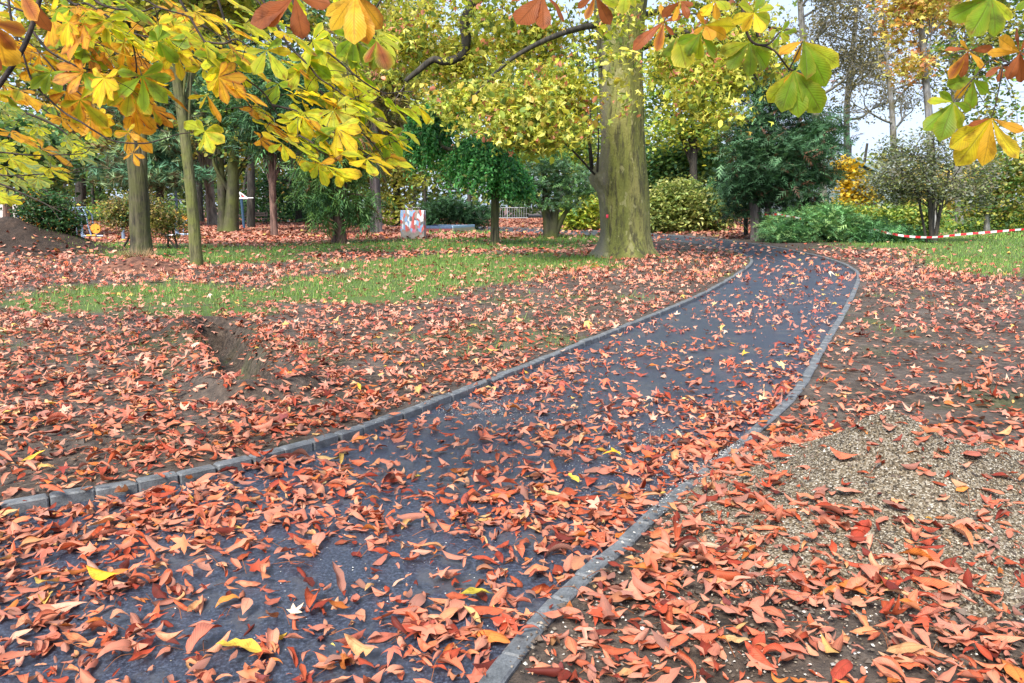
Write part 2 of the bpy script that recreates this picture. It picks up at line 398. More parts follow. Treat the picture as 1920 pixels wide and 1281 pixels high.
m, n, b, o = newmat('gravel'); vo = n.nodes.new('ShaderNodeTexVoronoi'); t = n.nodes.new('ShaderNodeTexCoord'); vo.inputs['Scale'].default_value = 130
n.links.new(t.outputs['Object'], vo.inputs['Vector']); sp = n.nodes.new('ShaderNodeSeparateColor'); n.links.new(vo.outputs['Color'], sp.inputs[0])
c = ramp(n, sp.outputs[0], [(0, (.025, .018, .01)), (.3, (.11, .08, .045)), (.6, (.20, .155, .10)), (1, (.38, .34, .27))])
n.links.new(c, b.inputs['Base Color']); b.inputs['Roughness'].default_value = .8
bump_n(n, b, math_n(n, 'SUBTRACT', 1.0, vo.outputs['Distance']), 1.0, .008); MGRAV = m
m, n, b, o = newmat('heap_soil'); f1 = noise_n(n, 7, 8, .72); f2 = noise_n(n, 30, 4)
n.links.new(ramp(n, f1, [(.3, (.012, .008, .006)), (.55, (.050, .031, .021)), (.75, (.11, .072, .052))]), b.inputs['Base Color']); b.inputs['Roughness'].default_value = .95
bump_n(n, b, math_n(n, 'ADD', f1, f2), 1.0, .06); MSOIL = m
tag(heap_mesh('gravel_pile', heap_h, HC + np.array([.15, 0]), 1.5, 1.15, MGRAV, .02, .004), 'heap of mixed sandy gravel with a few dry leaves on it beside the right kerb', 'gravel pile')
tag(heap_mesh('soil_mound', mound_h, M1 + np.array([-.3, 1.0]), 3.4, 2.6, MSOIL, .07), 'large dark brown earth mound at the left edge with fallen leaves on its slope', 'soil mound')
m2 = bark('red_soil', (.07, .028, .016), (.20, .085, .05), None, 9, 1, .8)
tag(heap_mesh('soil_mound', mound_h, M2, 1.1, .75, m2, .05), 'low reddish soil heap in front of the thick leaning trunk', 'soil mound')

# pebbles: one small stone shape, thousands of times, in one loose layer
OCT = np.array([[1, 0, 0], [-1, 0, 0], [0, 1, 0], [0, -1, 0], [0, 0, .7], [0, 0, -.7]], float)
OCTF = [[0, 2, 4], [2, 1, 4], [1, 3, 4], [3, 0, 4], [2, 0, 5], [1, 2, 5], [3, 1, 5], [0, 3, 5]]
def pebbles(mb, P, s, pal):
    N = len(P); a = rng.random(N) * 6.28; sc = s[:, None] * rng.uniform(.6, 1.3, (N, 3)); v = OCT[None] * sc[:, None, :]
    v = v + rng.normal(0, .15, v.shape) * s[:, None, None]
    x = v[..., 0] * np.cos(a)[:, None] - v[..., 1] * np.sin(a)[:, None]; y = v[..., 0] * np.sin(a)[:, None] + v[..., 1] * np.cos(a)[:, None]
    v = np.stack([x, y, v[..., 2]], -1) + P[:, None, :]
    c = np.asarray(pal)[rng.integers(0, len(pal), N)] * rng.uniform(.6, 1.25, (N, 1))
    f = np.asarray(OCTF)[None] + (np.arange(N) * 6)[:, None, None]
    mb.add(v, f.reshape(-1, 3), np.repeat(c, 6, 0))
m, n, b, o = newmat('pebble'); n.links.new(attr(n, 'Col').outputs['Color'], b.inputs['Base Color']); b.inputs['Roughness'].default_value = .65; MPEB = m
GP = [(.17, .135, .08), (.30, .26, .19), (.09, .065, .035), (.15, .12, .08), (.03, .024, .016), (.22, .165, .09), (.44, .40, .33), (.06, .045, .03)]
pb = MB()
N = 34000; A = rng.normal(0, 1, (N, 2)) * np.array([.62, .50]) + HC + np.array([.12, -.02])
ok = ~inside(A[:, 0], A[:, 1]) & (dist_line(A[:, 0], A[:, 1], KR) > .06); A = A[ok]
pebbles(pb, np.c_[A, soil(A[:, 0], A[:, 1], np.full(len(A), 9.)) + heap_h(A[:, 0], A[:, 1]) + .006], rng.uniform(.002, .0052, len(A)), GP)
for (px, py, sx, sy, N) in [(1240, 845, 60, 22, 700), (1180, 830, 130, 26, 500), (900, 768, 55, 12, 800), (1000, 800, 220, 40, 350), (1150, 900, 160, 60, 400), (1230, 940, 60, 40, 250), (1400, 870, 60, 20, 900), (1330, 930, 70, 40, 700), (700, 1030, 300, 120, 220)]:
    A = np.array([G(px + rng.normal(0, sx), py + rng.normal(0, sy))[:2] for _ in range(N)])
    pebbles(pb, np.c_[A, H(A[:, 0], A[:, 1]) + .003], rng.uniform(.0012, .0038, N), [(.5, .5, .48), (.62, .62, .6), (.36, .35, .33), (.3, .26, .2)])
N = 2600; A = np.array([G(rng.uniform(950, 1950), rng.uniform(850, 1290))[:2] for _ in range(N)]); A = A[~inside(A[:, 0], A[:, 1])]
pebbles(pb, np.c_[A, H(A[:, 0], A[:, 1]) + .004], rng.uniform(.002, .008, len(A)), [(.14, .10, .07), (.25, .2, .15), (.5, .47, .42), (.08, .06, .045)])
tag(pb.build('gravel', MPEB, smooth=False), kind='stuff')

# clods of soil
cl = MB(); N = 5000; A = np.array([G(rng.uniform(-60, 1980), 470 + 800 * rng.random() ** 1.7)[:2] for _ in range(N)]); A = A[~inside(A[:, 0], A[:, 1])]
A = A[(grass_mask(A[:, 0], A[:, 1]) < .3)]
pebbles(cl, np.c_[A, H(A[:, 0], A[:, 1])], rng.gamma(2, .0035, len(A)) + .003, [(.09, .06, .042), (.13, .095, .07), (.06, .042, .03)])
tag(cl.build('soil_crumbs', MPEB, smooth=False), kind='stuff')

# ------------------------------------------------------------------ grass
gb = MB()
def blades(A, h, wd, pal):
    N = len(A); z = H(A[:, 0], A[:, 1]); a = rng.random(N) * 6.28; d = np.stack([np.cos(a), np.sin(a)], 1); ln = rng.uniform(.2, .9, N)[:, None] * h[:, None]
    b0 = np.c_[A - d[:, ::-1] * [[1, -1]] * wd[:, None], z - .005]; b1 = np.c_[A + d[:, ::-1] * [[1, -1]] * wd[:, None], z - .005]
    tp = np.c_[A + d * ln, z + h]; v = np.stack([b0, b1, tp], 1)
    c = np.asarray(pal)[rng.integers(0, len(pal), N)] * rng.uniform(.65, 1.35, (N, 1))
    gb.add(v, (np.arange(N * 3)).reshape(-1, 3), np.repeat(c, 3, 0))
GRP = [(.13, .28, .05), (.18, .34, .055), (.09, .19, .035), (.25, .34, .07), (.28, .27, .10)]
for (n_, y0, y1, x0, x1, hh, wd) in [(26000, 6, 11.5, -9, 4, .055, .003), (110000, 11, 19.5, -15, 14, .06, .005), (100000, 18, 34, -26, 26, .075, .009), (30000, 30, 60, -12, 50, .12, .03)]:
    A = np.c_[rng.uniform(x0, x1, n_), rng.uniform(y0, y1, n_)]
    px, _ = proj(np.c_[A, np.zeros(n_)]); g = grass_mask(A[:, 0], A[:, 1])
    ok = (px > -150) & (px < 2070) & (rng.random(n_) < g * 1.1) & ~inside(A[:, 0], A[:, 1]); A = A[ok]
    blades(A, rng.gamma(4, .2, len(A)) * hh * (.5 + noise2(A[:, 0], A[:, 1], 1.6, 8)), np.full(len(A), wd), GRP)
tag(gb.build('grass', M_GRASS, smooth=False), kind='stuff')

# ------------------------------------------------------------------ fallen leaves
def leaflets(N, L, W, nu, nv, curl=1.15):
    u = np.linspace(-1, 1, nu + 1); v = np.linspace(0, 1, nv + 1); U, V = np.meshgrid(u, v); U = U.ravel()[None]; V = V.ravel()[None]
    pw = rng.uniform(.95, 1.75, (N, 1)); prof = np.sin(np.pi * V ** pw) ** rng.uniform(.6, 1.2, (N, 1)) + .02
    tear = rng.random((N, 1)) < .3; tv = rng.uniform(.45, .9, (N, 1)); prof = prof * np.where(tear & (np.abs(V - tv) < .07) & (U > .3), .35, 1)
    prof = prof * (1 + .06 * np.sin(V * 40 + rng.random((N, 1)) * 6) * np.abs(U))
    s = U * prof * (W / 2)[:, None]
    kx = rng.normal(0, 1, (N, 1)); kx = np.sign(kx) * (.25 + np.abs(kx)) * 1.0 * curl / (W[:, None] / 2)
    x = np.sin(s * kx) / kx; z = (1 - np.cos(s * kx)) / kx + rng.uniform(-.1, .45, (N, 1)) * np.abs(s) * np.sign(kx)
    ky = rng.normal(0, .9 * curl, (N, 1)); ky = np.where(np.abs(ky) < .05, .05, ky); ph = (V - .5) * ky; Lc = L[:, None] / ky
    yc, zc = np.sin(ph) * Lc, (1 - np.cos(ph)) * Lc
    z = z + .10 * W[:, None] * np.abs(U) * prof * np.sin(V * rng.uniform(5, 14, (N, 1)) + rng.random((N, 1)) * 6 + U)
    y = yc - z * np.sin(ph); z = zc + z * np.cos(ph)
    tw = rng.normal(0, .7 * curl, (N, 1)) * (V - .5); x, z = x * np.cos(tw) - z * np.sin(tw), x * np.sin(tw) + z * np.cos(tw)
    i = np.arange((nu + 1) * (nv + 1)).reshape(nv + 1, nu + 1)
    f = np.stack([i[:-1, :-1], i[:-1, 1:], i[1:, 1:], i[1:, :-1]], -1).reshape(-1, 4)
    uv = np.broadcast_to(np.stack([U[0], V[0], 0 * V[0]], -1), (N, U.shape[1], 3))
    return np.stack([x, y, z], -1), f, uv
MAP = []
for k in range(5):
    a0 = math.radians(-125 + 62.5 * k); Ln = [.62, .88, 1.0, .88, .62][k]
    MAP += [(a0 - .30, Ln * .62), (a0 - .12, Ln * .78), (a0, Ln), (a0 + .12, Ln * .78), (a0 + .30, Ln * .60)]
    if k < 4: MAP.append((a0 + .545, .36))
MAP = [(-2.75, .30)] + MAP + [(2.75, .30)]
MAPV = np.array([(math.sin(a) * r * .5, math.cos(a) * r * .5 , 0) for a, r in MAP])
def maples(N, L, curl=1.0):
    ring = MAPV; mid = MAPV * .45; v0 = np.vstack([[[0, 0, 0]], mid, ring]); n = len(ring); V = np.broadcast_to(v0, (N, len(v0), 3)) * L[:, None, None]
    r = np.linalg.norm(v0, axis=1)[None] * L[:, None]; th = np.arctan2(v0[:, 0], v0[:, 1])[None]
    z = (rng.normal(0, .9, (N, 1)) * curl) * r * r / L[:, None] + curl * .22 * r * np.sin(th * rng.integers(2, 5, (N, 1)) + rng.random((N, 1)) * 6)
    bx = rng.normal(0, .9 * curl, (N, 1)); z = z + bx * V[..., 0] ** 2 / L[:, None] + rng.normal(0, .9 * curl, (N, 1)) * V[..., 1] ** 2 / L[:, None]
    f = []
    for k in range(n):
        k2 = (k + 1) % n; f += [[0, 1 + k2, 1 + k], [1 + k, 1 + k2, 1 + n + k2], [1 + k, 1 + n + k2, 1 + n + k]]
    V = np.stack([V[..., 0], V[..., 1], z], -1); uv = np.broadcast_to(np.stack([v0[:, 0] * 1.2, v0[:, 1] + .5, 0 * v0[:, 0]], -1), V.shape)
    return V, np.array(f), uv
def place(V, A, yaw, t1, t2, extra):
    c, s = np.cos(t2)[:, None], np.sin(t2)[:, None]; x, y, z = V[..., 0], V[..., 1], V[..., 2]
    x, z = x * c + z * s, -x * s + z * c; c, s = np.cos(t1)[:, None], np.sin(t1)[:, None]; y, z = y * c - z * s, y * s + z * c
    c, s = np.cos(yaw)[:, None], np.sin(yaw)[:, None]; x, y = x * c - y * s, x * s + y * c
    X, Y = x + A[:, :1], y + A[:, 1:2]
    g = H(A[:, 0], A[:, 1])[:, None]
    z = z - z.min(1, keepdims=True) * .9 + g + extra[:, None]
    return np.stack([X, Y, z], -1)
LP = np.array([lin(210, 110, 78), lin(202, 96, 60), lin(216, 130, 98), lin(178, 74, 48), lin(142, 54, 38), lin(220, 136, 92), lin(206, 118, 54), lin(112, 42, 34), lin(188, 104, 82), lin(226, 164, 112), lin(222, 170, 60)])
LPW = np.array([.20, .17, .15, .12, .10, .08, .06, .07, .06, .04, .008]); LPW /= LPW.sum()
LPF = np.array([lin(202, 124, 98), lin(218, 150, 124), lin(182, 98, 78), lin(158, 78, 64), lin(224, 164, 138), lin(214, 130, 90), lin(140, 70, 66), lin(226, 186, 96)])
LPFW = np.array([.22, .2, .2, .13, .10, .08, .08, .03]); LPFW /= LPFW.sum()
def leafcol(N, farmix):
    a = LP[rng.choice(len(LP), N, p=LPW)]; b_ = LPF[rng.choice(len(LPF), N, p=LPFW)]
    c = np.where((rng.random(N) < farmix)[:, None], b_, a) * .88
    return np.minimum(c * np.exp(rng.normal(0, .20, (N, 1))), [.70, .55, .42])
def density(x, y):
    """leaves per square metre over the ground"""
    ins = inside(x, y); dl, dr = dist_line(x, y, KL), dist_line(x, y, KR); px, py = proj(np.stack([x, y, np.zeros_like(x)], -1))
    clump = .34 + 1.25 * np.clip((fbm2(x, y, 2.2, 21, 3) - .28) * 2.1, 0, 1) ** 1.25
    lp = np.interp(y, [1.5, 2.6, 3.4, 4.4, 6, 8, 12, 18, 30, 60], [720, 700, 620, 440, 215, 78, 36, 14, 5, 2]) * clump
    lp = lp * (1 + 1.5 * np.exp(-dr / .2) * (y < 12) + 1.6 * np.exp(-dl / .22) * (y < 12))
    rt = np.interp(y, [1.5, 2.6, 3.6, 4.6, 6, 9, 14, 20, 26, 40], [1050, 1000, 780, 330, 170, 100, 66, 34, 9, 1]) * (.3 + .7 * clump)
    lf = np.interp(y, [2, 4, 6, 9, 13, 17, 25, 34, 60, 90], [700, 640, 450, 180, 80, 46, 42, 60, 55, 30]) * (.35 + .65 * clump)
    right = (x > np.interp(y, KR[:, 1][:700:20], KR[:, 0][:700:20])) & (y < 30) & ~ins
    d = np.where(ins, lp, np.where(right, rt, lf)); g = grass_mask(x, y)
    d = d * np.where(right, 1 - .92 * g, 1 - np.where(y > 17, .88, .66) * g)
    hp = heap_h(x, y) / .3; d = d * np.where(right, 1 - .66 * np.clip(hp * 1.3, 0, 1), 1)
    d = d * np.where(ins, 1, (1 - .7 * np.clip(mound_h(x, y) * 2, 0, 1)) * (1 - .75 * np.clip(-ditch(x, y) * 12, 0, 1)))
    d = np.where(~ins & (y > 22) & (x > -14), d * np.clip((np.minimum(dl, dr) - .2) / 3.5, .12, 1), d)
    dk_ = np.minimum(dl, dr); return d * np.where(dk_ < .06, .10, np.where(dk_ < .12, .75, 1))
def sample(y0, y1, margin):
    n_ = 0; res = []
    ys = np.linspace(y0, y1, 7)
    for a, c in zip(ys[:-1], ys[1:]):
        hw = c * .66 + margin; N = int((c - a) * 2 * hw * 2000 / (1 if y1 < 14 else (2.2 if y1 < 32 else 4)))
        x, y = rng.uniform(-hw, hw, N), rng.uniform(a, c, N); dm = density(x, y)
        if y1 > 32: dm = np.minimum(dm, 130) * np.clip((16 - x) / 4, 0.1, 1)
        ok = rng.random(N) < dm / (2000 / (1 if y1 < 14 else (2.2 if y1 < 32 else 4))); res.append(np.c_[x[ok], y[ok]])
    return np.vstack(res)
lit = MB(); litf = MB(); picks = []
def tilt(N, s): return rng.normal(0, s, N), rng.normal(0, s, N) + np.pi * (rng.random(N) < .5)
# nearest band, fully curled leaves
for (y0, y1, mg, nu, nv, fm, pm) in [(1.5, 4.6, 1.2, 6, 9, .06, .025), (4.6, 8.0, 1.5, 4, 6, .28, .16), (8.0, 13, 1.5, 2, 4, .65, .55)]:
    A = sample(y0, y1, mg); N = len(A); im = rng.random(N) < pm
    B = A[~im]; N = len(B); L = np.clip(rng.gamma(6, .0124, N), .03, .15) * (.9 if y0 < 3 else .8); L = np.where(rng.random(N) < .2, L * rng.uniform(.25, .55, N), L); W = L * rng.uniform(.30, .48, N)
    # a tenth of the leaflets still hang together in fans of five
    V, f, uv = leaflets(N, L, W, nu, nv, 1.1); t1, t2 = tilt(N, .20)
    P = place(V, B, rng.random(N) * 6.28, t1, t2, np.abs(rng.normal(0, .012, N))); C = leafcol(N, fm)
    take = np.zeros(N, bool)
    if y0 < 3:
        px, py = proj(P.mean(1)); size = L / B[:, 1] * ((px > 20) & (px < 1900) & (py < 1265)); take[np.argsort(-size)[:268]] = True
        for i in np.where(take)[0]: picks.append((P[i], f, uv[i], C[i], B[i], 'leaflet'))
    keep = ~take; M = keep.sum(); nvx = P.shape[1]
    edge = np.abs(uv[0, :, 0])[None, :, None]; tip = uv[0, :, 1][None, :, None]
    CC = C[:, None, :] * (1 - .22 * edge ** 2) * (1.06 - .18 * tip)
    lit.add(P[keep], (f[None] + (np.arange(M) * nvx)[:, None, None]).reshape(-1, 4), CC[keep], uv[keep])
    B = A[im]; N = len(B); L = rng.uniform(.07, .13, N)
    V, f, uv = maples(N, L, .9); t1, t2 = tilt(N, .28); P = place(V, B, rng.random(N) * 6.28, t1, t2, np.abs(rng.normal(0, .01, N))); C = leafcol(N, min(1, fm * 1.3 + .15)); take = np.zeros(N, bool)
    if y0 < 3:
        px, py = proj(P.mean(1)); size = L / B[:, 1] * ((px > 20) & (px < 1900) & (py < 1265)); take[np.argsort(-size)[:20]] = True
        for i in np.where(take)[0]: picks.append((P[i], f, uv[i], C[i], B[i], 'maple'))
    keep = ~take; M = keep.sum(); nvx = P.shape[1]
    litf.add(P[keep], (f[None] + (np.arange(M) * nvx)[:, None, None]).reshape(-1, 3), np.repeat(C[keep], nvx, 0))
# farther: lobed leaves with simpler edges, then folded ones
STAR = np.array([(0, 0, 0)] + [(math.sin(a) * r, math.cos(a) * r, 0) for a, r in zip(np.linspace(0, 2 * np.pi, 10, endpoint=False), [.55, .2, .48, .18, .34, .14, .34, .18, .48, .2])])
STARF = np.array([[0, (k + 1) % 10 + 1, k + 1] for k in range(10)])
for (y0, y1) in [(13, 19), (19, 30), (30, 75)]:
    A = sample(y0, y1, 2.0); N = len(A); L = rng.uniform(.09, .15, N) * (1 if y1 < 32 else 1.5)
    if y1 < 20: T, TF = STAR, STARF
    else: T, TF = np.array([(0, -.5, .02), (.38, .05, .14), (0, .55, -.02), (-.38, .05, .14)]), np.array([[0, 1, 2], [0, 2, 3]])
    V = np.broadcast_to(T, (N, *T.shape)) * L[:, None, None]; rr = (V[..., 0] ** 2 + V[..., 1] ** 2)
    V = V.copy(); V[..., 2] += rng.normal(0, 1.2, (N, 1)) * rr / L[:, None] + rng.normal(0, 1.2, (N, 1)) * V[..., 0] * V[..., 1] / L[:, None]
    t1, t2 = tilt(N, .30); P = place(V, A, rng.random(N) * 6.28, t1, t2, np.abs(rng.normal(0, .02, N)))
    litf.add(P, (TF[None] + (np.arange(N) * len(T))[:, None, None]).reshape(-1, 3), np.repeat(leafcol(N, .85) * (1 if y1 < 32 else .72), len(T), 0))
# leaf stalks
st = MB()
for _ in range(230):
    g0 = G(rng.uniform(-50, 1970), rng.uniform(760, 1290)); a = rng.random() * 6.28; l = rng.uniform(.05, .16); x1, y1 = g0[0] + math.cos(a) * l, g0[1] + math.sin(a) * l
    p = np.array([[g0[0], g0[1], 0], [(g0[0] + x1) / 2 + rng.normal(0, .01), (g0[1] + y1) / 2, .012 + rng.random() * .02], [x1, y1, 0]]); p[:, 2] += H(p[:, 0], p[:, 1]) + .006
    tube(st, catmull(p, 3), .0012, 4, lin(150, 90, 55) * rng.uniform(.3, 1))
for mbx, mt, nm in ((lit, M_LIT, 'leaf_litter'), (litf, M_LITFAR, 'distant_leaf_litter'), (st, M_LITFAR, 'leaf_stalks')):
    tag(mbx.build(nm, mt), kind='stuff')
def single_leaf(P, f, uv, C, where, kind):
    px, py = proj(np.array([where[0], where[1], 0.0])); x, y = np.array([where[0]]), np.array([where[1]])
    if inside(x, y)[0]: place_ = 'near dark asphalt'
    elif heap_h(x, y)[0] > .06: place_ = 'sandy gravel heap'
    elif px > 960: place_ = 'soil right of the path'
    else: place_ = 'soil left of the path'
    lum = C.mean(); colr = 'dark reddish brown' if lum < .10 else ('rusty orange brown' if lum < .24 else 'pale salmon')
    if C[1] > .6 * C[0]: colr = 'yellow'
    shape = 'curled chestnut leaflet' if kind == 'leaflet' else 'lobed dry leaf'
    mb = MB(); mb.add(P, f, C[None] * (1 - .22 * np.abs(uv[:, :1]) ** 2) if kind == 'leaflet' else C, uv if kind == 'leaflet' else None)
    o = mb.build('fallen_leaf', M_LIT if kind == 'leaflet' else M_LITFAR, None, (where[0], where[1], P[:, 2].min()))
    tag(o, f'large {colr} {shape} on the {place_}', 'leaf', f'large {colr} {shape}s on the {place_}')
for p in picks: single_leaf(*p)
def special(px, py, L, col, kind, label, yaw, t=.15):
    A = np.array([G(px, py)[:2]]); 
    if kind == 'maple': V, f, uv = maples(1, np.array([L]), .5); mt = M_LITFAR
    else: V, f, uv = leaflets(1, np.array([L]), np.array([L * .42]), 6, 9, .8); mt = M_LIT
    P = place(V, A, np.array([yaw]), np.array([t]), np.array([.1]), np.array([.025])); mb = MB(); mb.add(P[0], f, lin(*col) * .8, uv[0])
    tag(mb.build('fallen_leaf', mt, None, (A[0, 0], A[0, 1], P[0, :, 2].min())), label, 'leaf', 'yellow fallen leaves')
special(1155, 862, .15, (232, 180, 40), 'maple', 'bright yellow lobed leaf on the asphalt near the white grit patch', 1.4)
special(66, 875, .12, (240, 190, 70), 'leaflet', 'yellow orange leaf on the soil just above the left kerb', -.9, .3)
special(195, 1095, .13, (232, 176, 40), 'leaflet', 'yellow edged leaf under a large orange one on the near asphalt', 1.4)
special(895, 1130, .12, (196, 176, 60), 'leaflet', 'greenish yellow leaflet on the path left of the near right kerb', 1.9)
special(1075, 908, .10, (240, 200, 80), 'leaflet', 'small yellow leaflet in the middle of the path', .4)
special(450, 1235, .14, (226, 184, 70), 'leaflet', 'long yellow leaflet near the bottom edge of the asphalt', 1.5)

# ------------------------------------------------------------------ foliage cards
def unit(v): return v / (np.linalg.norm(v, axis=-1, keepdims=True) + 1e-9)
def tmpl(v, f): return np.array(v, float), np.array(f)
def star_t():
    a = [0, 22, 40, 64, 88, 118, 180, 242, 272, 296, 320, 338]; r = [.62, .38, .24, .52, .26, .36, .06, .36, .26, .52, .24, .38]
    v = [(0, .18, .05)] + [(math.sin(math.radians(q)) * s, .18 + math.cos(math.radians(q)) * s, -.10 * (s > .45)) for q, s in zip(a, r)]
    return tmpl(v, [[0, (k + 1) % 12 + 1, k + 1] for k in range(12)])
def tuft_t(k, w, seed):
    q = np.random.default_rng(seed); v, f = [], []
    for i in range(k):
        a = q.random() * 6.28; e = q.uniform(.15, .9); d = np.array([math.cos(a) * math.sin(e), math.cos(e), math.sin(a) * math.sin(e)]); s = unit(np.cross(d, q.normal(size=3))) * w
        v += [-s, s, d * q.uniform(.7, 1)]; f.append([3 * i, 3 * i + 1, 3 * i + 2])
    return tmpl(v, f)
def frond_t(k, droop, w):
    v, f = [], []
    for i in range(k):
        t = (i + .5) / k; y = t * .8; sd = 1 if i % 2 else -1; l = .34 * (1 - .55 * t); z = -droop * t * t
        b = len(v); v += [(0, y - w, z), (0, y + w, z), (sd * l, y + .22, z - droop * .25)]; f.append([b, b + 1, b + 2] if sd > 0 else [b + 1, b, b + 2])
    b = len(v); v += [(-w * .8, .7, -droop * .5), (w * .8, .7, -droop * .5), (0, 1.05, -droop * 1.1)]; f.append([b, b + 1, b + 2]); return tmpl(v, f)
T_LEAF = tmpl([(0, 0, 0), (.26, .45, .10), (0, 1, -.05), (-.26, .45, .10)], [[0, 1, 2], [0, 2, 3]])
T_ROUND = tmpl([(0, 0, 0), (.30, .28, .07), (.26, .72, .05), (0, 1, -.04), (-.26, .72, .05), (-.30, .28, .07)], [[0, 1, 2], [0, 2, 3], [0, 3, 4], [0, 4, 5]])
T_STAR, T_TUFT, T_FROND, T_SPRAY = star_t(), tuft_t(7, .045, 3), frond_t(8, .45, .055), frond_t(7, .15, .07)
def bent(t, a, b_):
    v, f = t; v = v.copy(); v[:, 2] += a * v[:, 0] ** 2 * 2 + b_ * v[:, 1] ** 2; v[:, 0] *= 1 - abs(a) * .35; return v, f
TS = [T_STAR, bent(T_STAR, 1.1, -.4), bent(T_STAR, -1.0, .5), T_ROUND]
def cards(mb, T, pos, nrm, ax, size, col, shade=.14):
    v0, f = T; N = len(pos); nrm = unit(nrm); ax = unit(ax - nrm * (ax * nrm).sum(1, keepdims=True)); sx = np.cross(ax, nrm)
    V = pos[:, None, :] + size[:, None, None] * (v0[None, :, :1] * sx[:, None] + v0[None, :, 1:2] * ax[:, None] + v0[None, :, 2:] * nrm[:, None])
    c = np.repeat(col, len(v0), 0).reshape(N, len(v0), 3) * (1 + rng.normal(0, shade, (N, len(v0), 1))).clip(.5, 1.5)
    mb.add(V, (f[None] + (np.arange(N) * len(v0))[:, None, None]).reshape(-1, 3), c)
def rv(N, up=0.0): 
    v = rng.normal(size=(N, 3)); v[:, 2] = np.abs(v[:, 2]) if up else v[:, 2]; v[:, 2] += up; return unit(v)
def crown(mb, blobs, ncl, nl, sig, T, size, pal, wts=None, up=.7, hang=0.0, gap=.33, flat=.55, shell=.45, mixc_=.35, gf=.8):
    """leaf clumps through ellipsoids (centre, radii): returns clump centres"""
    wv = np.array([r[0] * r[1] * r[2] for _, r in blobs]) ** .66; wv /= wv.sum(); pal = np.asarray(pal); wts = np.ones(len(pal)) / len(pal) if wts is None else np.array(wts) / sum(wts)
    bi = rng.choice(len(blobs), ncl * 2, p=wv); C = np.array([blobs[i][0] for i in bi]); R = np.array([blobs[i][1] for i in bi])
    P = C + rv(ncl * 2) * R * (rng.random((ncl * 2, 1)) ** shell)
    sc = np.mean([max(r) for _, r in blobs]); P = P[noise3(P + 31.7, gf * 2.2 / sc) > gap][:ncl]; P = P[P[:, 2] > .08]; n = len(P)
    A = np.repeat(P, nl, 0) + rng.normal(0, 1, (n * nl, 3)) * np.array([1, 1, flat]) * sig; N = len(A)
    A[:, 2] = np.maximum(A[:, 2], .04)
    pc = rng.choice(len(pal), n, p=wts); lc = np.repeat(pc, nl); sw = rng.random(N) < mixc_; lc[sw] = rng.choice(len(pal), sw.sum(), p=wts)
    col = pal[lc] * np.exp(rng.normal(0, .20, (N, 1))) * np.repeat(np.exp(rng.normal(0, .16, (n, 1))), nl, 0)
    ax = rng.normal(size=(N, 3)); ax[:, 2] -= hang * 2
    if isinstance(T, list):
        pick = rng.integers(0, len(T), N); nn_ = rv(N, up); ss = size * rng.uniform(.5, 1.3, N)
        for k, t_ in enumerate(T): q = pick == k; cards(mb, t_, A[q], nn_[q], ax[q], ss[q], col[q])
    else: cards(mb, T, A, rv(N, up), ax, size * rng.uniform(.65, 1.25, N), col)
    return P
def limbs(mb, stem, ends, r0, sides=5, lo=.45, twist=.12):
    stem = np.asarray(stem); n = len(stem)
    for e in ends:
        k = min(n - 1, int(n * rng.uniform(lo, 1))); s = stem[k]; d = np.linalg.norm(e - s)
        m1 = s + (e - s) * .35 + np.array([0, 0, .12 * d]) + rng.normal(0, twist * d * .4, 3); m2 = s + (e - s) * .7 + np.array([0, 0, .10 * d]) + rng.normal(0, twist * d * .4, 3)
        p = catmull([s, m1, m2, e], 4); tube(mb, p, np.linspace(r0 * rng.uniform(.5, 1), r0 * .12 + .004, len(p)), sides)
def stempts(tr, D=None):
    """pixel trunk [(px,py,width px)...] at distance D -> smooth 3-D points and radii"""
    g = G(tr[0][0], tr[0][1]); D = D or g[1]; P = [At(a, b_, D) for a, b_, _ in tr]; P[0] = np.array([P[0][0], D, Hs(P[0][0], D) - .08]) if True else P[0]
    r = [c * D / F / 2 for *_, c in tr]; Q = catmull(np.c_[np.array(P), r], 5); return Q[:, :3], Q[:, 3], D
def blob(cx, cy, rx, ry, D, off=0.0, rd=None):
    d = D + off; return (At(cx, cy, d), (rx * d / F, (rd if rd else rx * .8) * d / F, ry * d / F))
def tree(name, label, cat, stems, blobs, T, size, pal, ncl, nl, sig, bk='dark', D=None, nlimb=14, rl=None, mat=None, group=None, lo=.45, sides=10, **kw):
    S = [stempts(s, D) for s in stems]; D0 = S[0][2]; base = np.array([S[0][0][0][0], D0, 0.0]); root = thing(name, base, label, cat, group)
    tm = MB(); cm = MB()
    for P, r, _ in S:
        tube(tm, P, r, sides, rough=.10)
    if blobs:
        B = [blob(*q[:4], D0, *(q[4:])) for q in blobs]; C = crown(cm, B, ncl, nl, sig, T, size, pal, **kw)
        if nlimb and len(C):
            for P, r, _ in S:
                ends = C[rng.permutation(len(C))[:max(2, nlimb // len(S))]]; limbs(tm, P, ends, rl or r[-1] * .6, lo=lo)
    tm.build('trunk', M_BARK[bk], root)
    if blobs: cm.build('crown', mat or M_FOL, root)
    return root
def bush(name, label, blobs, D, T, size, pal, ncl, nl, sig, mat=None, bk='dark', nst=7, cat='bush', **kw):
    B = [blob(*q[:4], D, *q[4:]) for q in blobs]; c0 = B[0][0]; root = thing(name, (c0[0], c0[1], 0), label, cat)
    cm = MB(); tm = MB(); C = crown(cm, B, ncl, nl, sig, T, size, pal, **kw)
    for _ in range(nst):
        bb = B[rng.integers(len(B))]; e = C[rng.integers(len(C))]; s0 = np.array([bb[0][0] + rng.normal(0, .2), bb[0][1] + rng.normal(0, .2), -.02]); mid = (s0 + e) / 2 + np.array([0, 0, .2])
        p = catmull([s0, mid, e], 4); tube(tm, p, np.linspace(.035, .01, len(p)), 5)
    tm.build('stem', M_BARK[bk], root); cm.build('foliage', mat or M_FOL, root); return root

